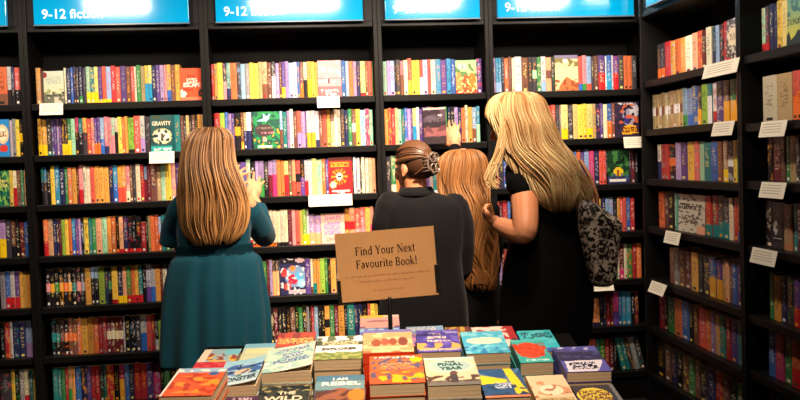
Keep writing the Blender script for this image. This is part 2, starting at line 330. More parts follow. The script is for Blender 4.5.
BAYN = {'B0': 'far-left bay', 'B1': 'wide left bay', 'B2': 'wide middle bay', 'B3': 'narrow bay', 'B4': 'corner bay', 'S1': 'first side-wall bay', 'S2': 'right-edge bay'}
SPB = []; FACE = []
for (bay, row), (x0, sc, st, toks) in ROWS.items():
    fr, ba, bb, rz = BAYS[bay]; z = rz[row]; cur = st; lim0, lim1 = ba+.026, bb-.026
    rnd = random.Random(sum(map(ord, bay))*10+row)
    rowh = rnd.uniform(.186, .194) if not bay.startswith('S') else rnd.uniform(.178, .188)
    for t in toks.split():
        m = re.match(r'^(F?X?)(\d+)(?::(\w+)|(\w)(?:([/~])(\w)(\d?))?([+\->]?))?$', t); kind, wd = m.group(1), int(m.group(2))
        xa, xb = x0+cur/sc, x0+(cur+wd)/sc; cur += wd
        sa, sb = fr.s_at(xa, z+.1), fr.s_at(xb, z+.1); sa = max(sa, lim0); sb = min(sb, lim1)
        if sb-sa < .004: continue
        if kind == 'F': FACE.append((bay, row, m.group(3), sa, sb)); continue
        if kind == 'X':
            q = sa
            while q < sb-.01:
                w = min(rnd.uniform(.014, .028), sb-q); SPB.append(dict(bay=bay, row=row, s=q, w=w-.0004, h=rowh+rnd.uniform(-.008, .004), A=rnd.choice('kndruoOgtbpWKeRy'), B=None, vis=0, fill=True, lean=0)); q += w
            continue
        A, sep, B, fr_, mod = m.group(4), m.group(5), m.group(6), m.group(7), m.group(8)
        h = rowh + rnd.uniform(-.006, .003) + (.011 if mod == '+' else -.03 if mod == '-' else 0)
        P = [fr.P((sa+sb)/2, 0, z+h*q) for q in (.08, .3, .5, .7, .92)]; pp = [proj(p) for p in P]
        vis = sum(not hidden(a, b) for a, b, c in pp)/5
        area = abs(xb-xa)*abs(pp[0][1]-pp[4][1])*vis
        SPB.append(dict(bay=bay, row=row, s=sa+.0003, w=sb-sa-.0006, h=h, A=A, B=B, sep=sep, frac=int(fr_)/10 if fr_ else .65, vis=vis, area=area, fill=False, lean=1 if mod == '>' else 0))
        if mod == '>': SPB[-1]['w'] *= .955
# ---- printed covers: small painted grids
def paint(layers, u, v):
    c = (120, 120, 120)
    for L in layers:
        k = L[0]
        if k == 'f': c = L[1]
        elif k == 'g': c = tuple(L[2][i]+(L[1][i]-L[2][i])*v for i in range(3))
        elif k == 'r':
            if L[1] <= u <= L[3] and L[2] <= v <= L[4]: c = L[5]
        elif k == 'e':
            if ((u-L[1])/L[3])**2+((v-L[2])/L[4])**2 <= 1: c = L[5]
        elif k == 'n':
            lo, hi = (L[5], L[6]) if len(L) > 5 else (0, 1)
            if lo <= v <= hi and noise.noise(V3((u*L[2], v*L[2]*1.5, L[4]))) > L[3]: c = L[1]
        elif k == 'q':   # small unreadable lettering
            if L[1] <= u <= L[3] and L[2] <= v <= L[4] and noise.noise(V3((u*23, v*17, L[2]*50))) > -.05: c = L[5]
        elif k == 'p':
            pts = L[1]; ins = False; j = len(pts)-1
            for i in range(len(pts)):
                (a, b), (e, d) = pts[i], pts[j]
                if (b > v) != (d > v) and u < (e-a)*(v-b)/(d-b)+a: ins = not ins
                j = i
            if ins: c = L[2]
        elif k == 's':   # starburst
            a = math.atan2(v-L[2], u-L[1]); r = math.hypot((u-L[1]), (v-L[2])*1.5)
            if L[3] < r < L[4] and math.cos(a*L[5]) > .1: c = L[6]
    return c
def rgb(k): return PAL[k][1]
def cover_book(name, w, l, t, mtx, layers, edge, titles=(), lift=0, nu=30, nv=44, parent=None, label=None, group=None):
    """a paperback lying face up: x across, y up the cover, z out of the cover"""
    g = empty(name, mtx); tag(g, label, 'book', group)
    v, f, col = [], [], []
    def zl(u): return lift*(max(0, u))**1.6
    for j in range(nv+1):
        for i in range(nu+1):
            u, q = i/nu, j/nv
            v.append((u*w, q*l, t+zl(u)))
    for j in range(nv):
        for i in range(nu):
            f.append((j*(nu+1)+i, j*(nu+1)+i+1, (j+1)*(nu+1)+i+1, (j+1)*(nu+1)+i)); col.append(lin(paint(layers, (i+.5)/nu, (j+.5)/nv)))
    def box(x0, x1, y0, y1, z0, z1):
        n = len(v); v.extend([(x0,y0,z0),(x1,y0,z0),(x1,y1,z0),(x0,y1,z0),(x0,y0,z1),(x1,y0,z1),(x1,y1,z1),(x0,y1,z1)])
        for q in ((0,3,2,1),(4,5,6,7),(0,1,5,4),(1,2,6,5),(2,3,7,6),(3,0,4,7)): f.append(tuple(a+n for a in q)); col.append(lin(edge))
    # underside of the top board (a thin slab), spine and lower board
    n = len(v)
    for j in (0, 1):
        for i in range(nu+1): v.append((i/nu*w, j*l, t+zl(i/nu)-.0007))
    for i in range(nu): f.append((n+i, n+nu+1+i, n+nu+2+i, n+i+1)); col.append(lin((225, 220, 210)))
    for j in (0, 1):
        for i in range(nu):
            a, b = (i, i+1) if j == 0 else (nv*(nu+1)+i, nv*(nu+1)+i+1)
            f.append((a, n+j*(nu+1)+i, n+j*(nu+1)+i+1, b)); col.append(lin(edge))
    f.append((nu, n+nu, n+2*nu+1, nv*(nu+1)+nu)); col.append(lin(edge))
    box(0, .001, 0, l, 0, t-.0001); box(.001, w, 0, l, 0, .0008)
    me = bpy.data.meshes.new('cover'); me.from_pydata(v, [], f); a = me.attributes.new('col', 'FLOAT_COLOR', 'FACE'); a.data.foreach_set('color', [x for c in col for x in (*c, 1)])
    c = link('cover', me, COVER, g)
    MB().box(.0012, w-.0025, .002, l-.002, .001, t-.0009).obj('page_block', PAGES, g)
    for (tx, cu_, cv_, tw, th, tc) in titles:
        tm = text_mesh(tx, .02, w=tw*w, h=th*l, ext=.0003, off=.0006, align='CENTER')
        for q in tm.vertices: q.co.z += zl(cu_ + q.co.x/w)
        o = link('title', tm, mat('print_%d_%d_%d' % tc, tc, .4), c); o.location = (cu_*w, cv_*l, t+.0006)
    return g

# ---- table with stacks of books (built below); face-out covers on the shelves first
def q_(a): return a
ART = {
 'mist': ([('g', (196, 204, 190), (214, 210, 160)), ('n', (150, 156, 110), 5, .1, 3, .28, .45), ('r', 0, 0, 1, .3, (104, 108, 92)), ('n', (206, 190, 170), 4, .12, 8, .03, .22), ('q', .15, .6, .9, .85, (170, 180, 168)), ('e', .1, .88, .14, .09, (140, 34, 52)), ('r', 0, 0, .06, 1, (70, 60, 50)), ('n', (60, 58, 50), 9, .2, 2, .22, .36)], 'pale misty cover with a dark red spot, face out', (120, 110, 90)),
 'escape': ([('f', (236, 84, 44)), ('q', .3, .74, .75, .8, (70, 30, 30)), ('e', .1, .2, .2, .14, (250, 226, 206)), ('e', .98, .2, .14, .14, (60, 40, 40)), ('n', (214, 60, 40), 5, .2, 7, .1, .4), ('r', 0, 0, 1, .1, (244, 120, 90)), ('q', .28, .54, .82, .68, (250, 226, 210))], 'orange-red cover with white lettering, face out at the shelf end', (200, 70, 40), [('ESCAPE', .55, .42, .8, .14, (250, 236, 226))]),
 'gravity': ([('f', (40, 84, 84)), ('n', (70, 78, 60), 6, .1, 4, .6, 1), ('e', .48, .42, .42, .22, (206, 200, 160)), ('e', .5, .42, .28, .15, (244, 238, 214)), ('n', (30, 60, 60), 7, .15, 9, .2, .75), ('r', .44, .3, .52, .5, (84, 80, 70)), ('r', 0, 0, 1, .16, (40, 160, 160)), ('q', .1, .03, .9, .1, (200, 226, 220)), ('r', .9, 0, 1, 1, (20, 80, 86))], 'dark teal cover with a glowing cream centre, face out', (20, 80, 86), [('GRAVITY', .46, .72, .8, .12, (220, 214, 190))]),
 'circle': ([('f', (40, 140, 214)), ('e', .55, .6, .42, .26, (232, 206, 160)), ('e', .55, .6, .3, .18, (250, 236, 200)), ('e', .6, .22, .3, .1, (216, 60, 50)), ('q', .3, .52, .8, .68, (150, 100, 60))], 'bright blue cover with a cream circle, at the left photo edge', (30, 110, 180)),
 'jungle': ([('f', (40, 120, 90)), ('n', (130, 180, 80), 5, .1, 1), ('n', (20, 60, 60), 6, .2, 5), ('q', .2, .5, .9, .7, (220, 210, 120))], 'green jungle cover at the left photo edge', (30, 90, 70)),
 'pink': ([('f', (240, 146, 152)), ('n', (246, 180, 184), 4, .1, 3, .4, 1), ('r', 0, .5, 1, .52, (214, 110, 120)), ('r', 0, .0, 1, .3, (232, 96, 104)), ('r', .44, .36, .5, .5, (96, 50, 60)), ('q', .1, .12, .9, .22, (250, 220, 220)), ('q', .3, .03, .75, .1, (250, 220, 220))], 'pink cover with pale lettering, face out above a white ticket', (220, 110, 120)),
 'bird': ([('f', (28, 84, 70)), ('n', (40, 140, 80), 6, .05, 2), ('n', (226, 160, 50), 7, .32, 6, 0, .55), ('e', .42, .5, .34, .17, (66, 56, 58)), ('q', .12, .52, .72, .58, (140, 110, 100)), ('p', [(.1, .74), (.4, .82), (.38, .98), (.52, .86), (.66, .96), (.62, .8), (.5, .72), (.3, .74)], (150, 206, 224)), ('q', .3, .4, .8, .44, (230, 120, 140)), ('r', .14, .03, .7, .07, (236, 230, 220)), ('e', .42, .24, .08, .07, (230, 160, 150))], 'dark green leafy cover with a pale blue bird, face out', (20, 60, 50)),
 'sun': ([('f', (196, 34, 38)), ('r', 0, .9, 1, 1, (110, 44, 36)), ('s', .45, .47, .12, .34, 12, (240, 150, 40)), ('e', .45, .47, .13, .1, (250, 240, 226)), ('r', .39, .46, .52, .49, (50, 30, 30)), ('r', .08, .74, .9, .87, (248, 150, 40)), ('q', .08, .76, .9, .85, (190, 60, 30)), ('e', .18, .25, .14, .09, (244, 222, 180)), ('r', .1, .06, .9, .1, (240, 200, 200)), ('q', .3, .01, .7, .05, (240, 220, 220))], 'red cover with an orange sunburst, face out above two white tickets', (160, 20, 40)),
 'list': ([('f', (244, 190, 178)), ('q', .15, .8, .85, .92, (226, 120, 170)), ('q', .12, .3, .82, .72, (206, 130, 190)), ('q', .2, .08, .7, .22, (230, 140, 120))], 'pale pink cover full of lettering, beside the card sign', (220, 170, 160)),
 'cartoon': ([('f', (44, 44, 84)), ('e', .6, .5, .42, .3, (120, 150, 190)), ('e', .15, .62, .12, .13, (214, 60, 60)), ('e', .5, .42, .2, .14, (206, 40, 70)), ('e', .75, .5, .18, .12, (90, 170, 220)), ('e', .85, .3, .16, .12, (150, 200, 230)), ('e', .28, .22, .13, .1, (236, 80, 60)), ('r', .3, .02, 1, .14, (190, 170, 180)), ('e', .5, .72, .12, .08, (240, 130, 60)), ('r', 0, .84, 1, 1, (34, 30, 50)), ('e', .8, .93, .2, .06, (226, 180, 190)), ('n', (230, 220, 220), 8, .33, 5)], 'busy navy, red and blue cartoon cover, face out', (30, 30, 60)),
 'rabbit': ([('g', (150, 196, 140), (244, 226, 150)), ('n', (90, 130, 70), 4, .1, 8, .45, .9), ('e', .15, .3, .16, .34, (246, 140, 70)), ('e', .5, .26, .2, .3, (240, 80, 40)), ('e', .78, .3, .2, .32, (244, 120, 40)), ('r', 0, 0, 1, .1, (220, 60, 40)), ('n', (250, 210, 140), 8, .25, 2, 0, .5), ('q', .1, .75, .5, .9, (244, 244, 226))], 'green cover with orange figures, face out in the narrow bay', (220, 100, 60)),
 'golden': ([('g', (226, 200, 150), (230, 200, 150)), ('r', 0, .9, 1, 1, (120, 110, 150)), ('n', (120, 110, 50), 5, .0, 3, .68, .92), ('e', .45, .84, .12, .06, (240, 236, 206)), ('r', 0, .3, 1, .66, (240, 214, 160)), ('p', [(.1, 0), (.25, .22), (.5, .4), (.72, .3), (1, .22), (1, 0)], (190, 110, 60)), ('n', (150, 70, 40), 6, .15, 5, 0, .32)], 'sandy golden landscape cover, face out in the corner bay', (200, 160, 110)),
 'dragon': ([('f', (52, 38, 66)), ('e', .62, .6, .3, .34, (150, 146, 170)), ('e', .8, .75, .2, .2, (190, 186, 200)), ('e', .5, .5, .16, .12, (60, 50, 130)), ('n', (196, 90, 60), 4, .2, 2, .4, .95), ('n', (40, 30, 50), 6, .2, 9), ('p', [(.25, .08), (.35, .3), (.6, .36), (.9, .3), (.95, .1)], (236, 170, 40)), ('q', .25, .12, .92, .3, (120, 60, 30)), ('q', .1, .92, .9, .97, (200, 190, 190))], 'purple and silver creature cover with yellow lettering, face out', (60, 40, 60)),
 'forest': ([('f', (20, 56, 34)), ('n', (60, 120, 60), 4, .1, 1), ('n', (12, 34, 24), 5, .2, 6, .5, .8), ('e', .5, .32, .24, .16, (226, 190, 40)), ('r', .44, .2, .54, .4, (150, 90, 30)), ('r', 0, 0, 1, .2, (46, 44, 90)), ('n', (60, 80, 120), 5, .1, 4, .1, .3), ('r', .08, .05, .85, .12, (226, 226, 220))], 'dark green cover with a yellow glow, face out behind the handbag', (20, 40, 30)),
 'tan': ([('f', (206, 130, 84)), ('n', (180, 100, 60), 5, .1, 3), ('n', (226, 160, 110), 6, .25, 8), ('r', 0, 0, 1, .12, (40, 38, 60))], 'tan cover with a dark foot, face out low in the corner bay', (150, 90, 60)),
 'roundel': ([('f', (90, 80, 84)), ('n', (206, 196, 186), 7, .05, 2), ('n', (40, 34, 40), 8, .2, 6), ('e', .45, .58, .34, .22, (226, 212, 184)), ('q', .25, .5, .65, .66, (150, 130, 110)), ('e', .9, .9, .14, .12, (206, 30, 60)), ('r', 0, 0, .3, .1, (200, 50, 60))], 'patterned grey cover with a cream roundel, face out on the side wall', (80, 30, 40)),
 'sketch': ([('f', (214, 206, 190)), ('n', (96, 92, 88), 8, .25, 3), ('q', .1, .6, .9, .75, (80, 76, 74)), ('q', .2, .25, .8, .45, (110, 100, 96)), ('r', 0, 0, .06, 1, (70, 160, 150)), ('r', .72, 0, 1, .2, (236, 170, 140))], 'white cover of black ink sketches, face out on the side wall', (200, 190, 170)),
 'valley': ([('g', (96, 150, 140), (226, 206, 60)), ('n', (60, 110, 110), 5, .1, 4, .6, 1), ('q', .0, .42, .8, .54, (70, 80, 40)), ('p', [(0, 0), (0, .24), (.12, .3), (.25, .12), (.45, .2), (.6, .3), (.8, .26), (1, .4), (1, 0)], (28, 44, 44))], 'teal and yellow landscape cover, face out at the top right photo edge', (80, 130, 120)),
 'night': ([('f', (24, 24, 30)), ('e', .3, .45, .2, .16, (190, 186, 180)), ('n', (60, 60, 70), 5, .2, 2), ('r', .1, .2, .9, .24, (150, 150, 150))], 'black cover with a pale shape, face out at the right photo edge', (20, 20, 26)),
}
for bay, row, key, sa, sb in FACE:
    fr, ba, bb, rz = BAYS[bay]; z = rz[row]
    a = ART[key]; w = sb-sa-.001; h = min(.194 if not bay.startswith('S') else .183, w*1.56) if key not in ('list', 'tan') else .16
    if key in ('circle', 'jungle', 'night', 'valley', 'roundel', 'gravity'): h = .19 if not bay.startswith('S') else .182
    m = Matrix((fr.e1, V3((0, 0, 1)), -fr.n)).transposed().to_4x4()
    m.translation = fr.P(sa+.0005, .012, z+.0006)
    m = m @ Matrix.Rotation(math.radians(-2), 4, 'X')
    cover_book('book', w, h, .014, m, a[0], a[2], a[3] if len(a) > 3 else (), nu=26, nv=38, label='book with '+a[1].replace(', face out', ', face-out', 1), group='face-out books on the shelves')
# every other spine behind a face-out book is left out; now the spines
def spine_cols(d, rnd):
    A = pc(d['A']); j = rnd.uniform(.7, 1.06); g_ = luma(A); A = tuple(min(1, (c*.88+g_*.12)*j*rnd.uniform(.92, 1.08)) for c in A)
    if d['B']: B = pc(d['B']); lo, hi = (0, 1-d['frac']) if d['sep'] == '/' else (.38, .62)
    else: B = pc(rnd.choice('kWnyeORBtg')); lo, hi = 2, 3
    if luma(A) < .22: T = pc(rnd.choice('WwWEYOe'))
    elif luma(A) > .4: T = pc(rnd.choice('knkKdr'))
    else: T = pc(rnd.choice('WkwkK'))
    return A, B, T, (lo, hi, rnd.random())
def spine_matrix(d):
    fr, ba, bb, rz = BAYS[d['bay']]; y = d.get('set', 0)
    m = fr.M(d['s'], y, rz[d['row']]+.0006)
    if d['lean']:
        m = fr.M(d['s']+.03, y, rz[d['row']]+.0006) @ Matrix.Rotation(math.radians(-13), 4, 'Y')
    return m
def finish_spines(quota):
    vis = sorted([d for d in SPB if not d['fill'] and d['vis'] > .3], key=lambda d: -d['area'])
    keep = set(id(d) for d in vis[:quota]); rest = BookMesh(); rnd = random.Random(5); used = set()
    for d in SPB: d['set'] = rnd.uniform(0, .006)
    rows = {}
    for d in SPB:
        if not d['fill'] and d['vis'] > .15: rows.setdefault((d['bay'], d['row']), []).append(d)
    for k in rows: rows[k].sort(key=lambda d: d['s'])
    for d in SPB:
        if id(d) not in keep:
            A, B, T, par = spine_cols(d, rnd); rest.add(d['w'], d['h'], .128, A, B, T, par, spine_matrix(d)); continue
        A, B, T, par = spine_cols(d, rnd); bm_ = BookMesh(); bm_.add(d['w'], d['h'], .128, A, B, T, par)
        o = link('book', bm_.mesh('book')); o.matrix_world = spine_matrix(d)
        r = rows[(d['bay'], d['row'])]; i = r.index(d); right = d['bay'] in ('B0', 'B4'); n = len(r)-1-i if right else i
        nm = lambda q: PAL[q['A']][0].replace(' ', '-')
        me_ = nm(d) + (('-over-'+PAL[d['B']][0].replace(' ', '-')) if d['B'] and d['sep'] == '/' else ('-and-'+PAL[d['B']][0].replace(' ', '-')) if d['B'] else '')
        def mk(nb): return '%s spine%s, %s %s, %s, %s' % (me_, nb, ORD[n], 'from right' if right else 'from left', SHELF[d['row']], BAYN[d['bay']])
        opts = []
        if 0 < i < len(r)-1: opts.append(' between %s and %s ones' % (nm(r[i-1]), nm(r[i+1])))
        if len(r) > 1: opts.append(' beside a %s one' % nm(r[i-1 if i else 1]))
        lab = next((x for x in map(mk, opts+['']) if len(re.findall('[A-Za-z0-9]+', x)) <= 16), mk(''))
        assert lab not in used, lab
        used.add(lab); tag(o, lab, 'book', 'spine-out books on the shelves')
    o = link('books', rest.mesh('books')); tag(o, 'the smaller and half-hidden book spines filling the rest of the shelves', 'books', None, 'stuff')

# ------------------------------------------------------------------ shelf tickets
CARD = mat('white_ticket_card', (236, 230, 214), .6, .3)
INK = mat('ticket_ink', (176, 168, 158), .7, .2)
TK = [('B1',0,40,63.5,'white ticket under the misty cover'),('B1',1,149.5,174.5,'bright white ticket under the teal cover with glowing centre'),('B2',0,317,339.5,'white ticket under the pink face-out cover'),
      ('B2',2,308.5,330.5,'white ticket, left of the touching pair under the sunburst cover'),('B2',2,331.2,352,'white ticket, right of the touching pair under the sunburst cover'),
      ('B4',1,623,643,'cream ticket under the purple and silver creature cover'),('B4',4,590,612,'white ticket above the tan cover, low in the corner bay'),('B1',5,172,184,'white ticket beside the hem of the teal dress'),('B3',2,433,441,'white ticket glimpsed between the two girls'),
      ('S1',0,706,741,'large white ticket under the cream roundel cover'),('S1',1,715,736,'white ticket on the second shelf of the first side-wall bay'),('S1',3,667,682,'small ticket under the black ink sketch cover'),('S1',4,653,668,'small tilted ticket at the corner end of the fifth side-wall shelf'),
      ('S2',1,763,789,'white ticket under the thick tan books at the right edge'),('S2',2,763,788,'white ticket under the maroon book at the right edge'),('S2',3,754,779,'lowest white ticket at the right photo edge')]
for bay, row, xa, xb, lab in TK:
    fr, ba, bb, rz = BAYS[bay]; z = rz[row]
    fo = Frame(fr.P(0, -LIP-.01, 0), fr.e1, fr.n); sa, sb = fo.s_at(xa, z-.02), fo.s_at(xb, z-.02); w = sb-sa; h = .062 if w > .07 else .05
    low = .35 if row < 4 else .9
    if row == 4 and bay == 'B4': low = 1.35
    if row == 5: low = 1.2
    g = tag(empty('shelf_ticket', fr.M(sa, -LIP-.0135, z+.001) @ Matrix.Rotation(math.radians(-8-low*18), 4, 'X')), lab, 'ticket', 'white tickets on the shelf edges')
    MB().box(0, w, -.0012, 0, -h, 0).obj('card', CARD, g)
    mb = MB(); rn = random.Random(row*7+int(xa))
    for i in range(4):
        x = w*.1
        while x < w*.82:
            q = rn.uniform(.004, .012); mb.box(x, min(x+q, w*.9), -.0016, -.0013, -h*.22-i*h*.17, -h*.22-i*h*.17+.0032); x += q+.0025
    mb.obj('handwriting', INK, g)
# ------------------------------------------------------------------ sloped display table with book stacks
PHI, TAU, TB0, TZ0 = .091, math.radians(7), 2.1, .672
TBF = V3((math.sin(PHI), math.cos(PHI), 0)); TBR = V3((math.cos(PHI), -math.sin(PHI), 0))
TUP = TBF*math.cos(TAU)+V3((0, 0, math.sin(TAU))); TN = TBR.cross(TUP)
def tz(b): return TZ0+(b-TB0)*math.tan(TAU)
def tmat(a, b, z, yaw=0):
    m = Matrix((TBR, TUP, TN)).transposed().to_4x4(); m.translation = TBR*a+TBF*b+V3((0, 0, z)); return m @ Matrix.Rotation(math.radians(yaw), 4, 'Z')
TBLM = mat('black_table_top', (10, 9, 9), .8, .08, var=.2, vscale=20)
g = tag(empty('display_table', tmat(0, TB0, tz(TB0))), 'dark sloping display table covered with stacks of paperbacks', 'table')
MB().box(-.56, .605, -.1, .95, -.03, -.0005).obj('tabletop', TBLM, g, bevel=.004)
MB().box(-.555, .61, -.1, -.085, -.0003, .012).obj('front_ledge', TBLM, g)
mi = g.matrix_world.inverted()
for a_ in (-.52, .575):
    for b_ in (2.04, 3.0):
        zz = tz(b_)-.03
        o = MB().box(-.025, .025, -.025, .025, 0, zz).obj('leg', TBLM, g); o.matrix_local = mi @ (Matrix.Translation(TBR*a_+TBF*b_) @ Matrix.Rotation(-PHI, 4, 'Z'))
W_, K_ = (246, 240, 228), (20, 20, 26)
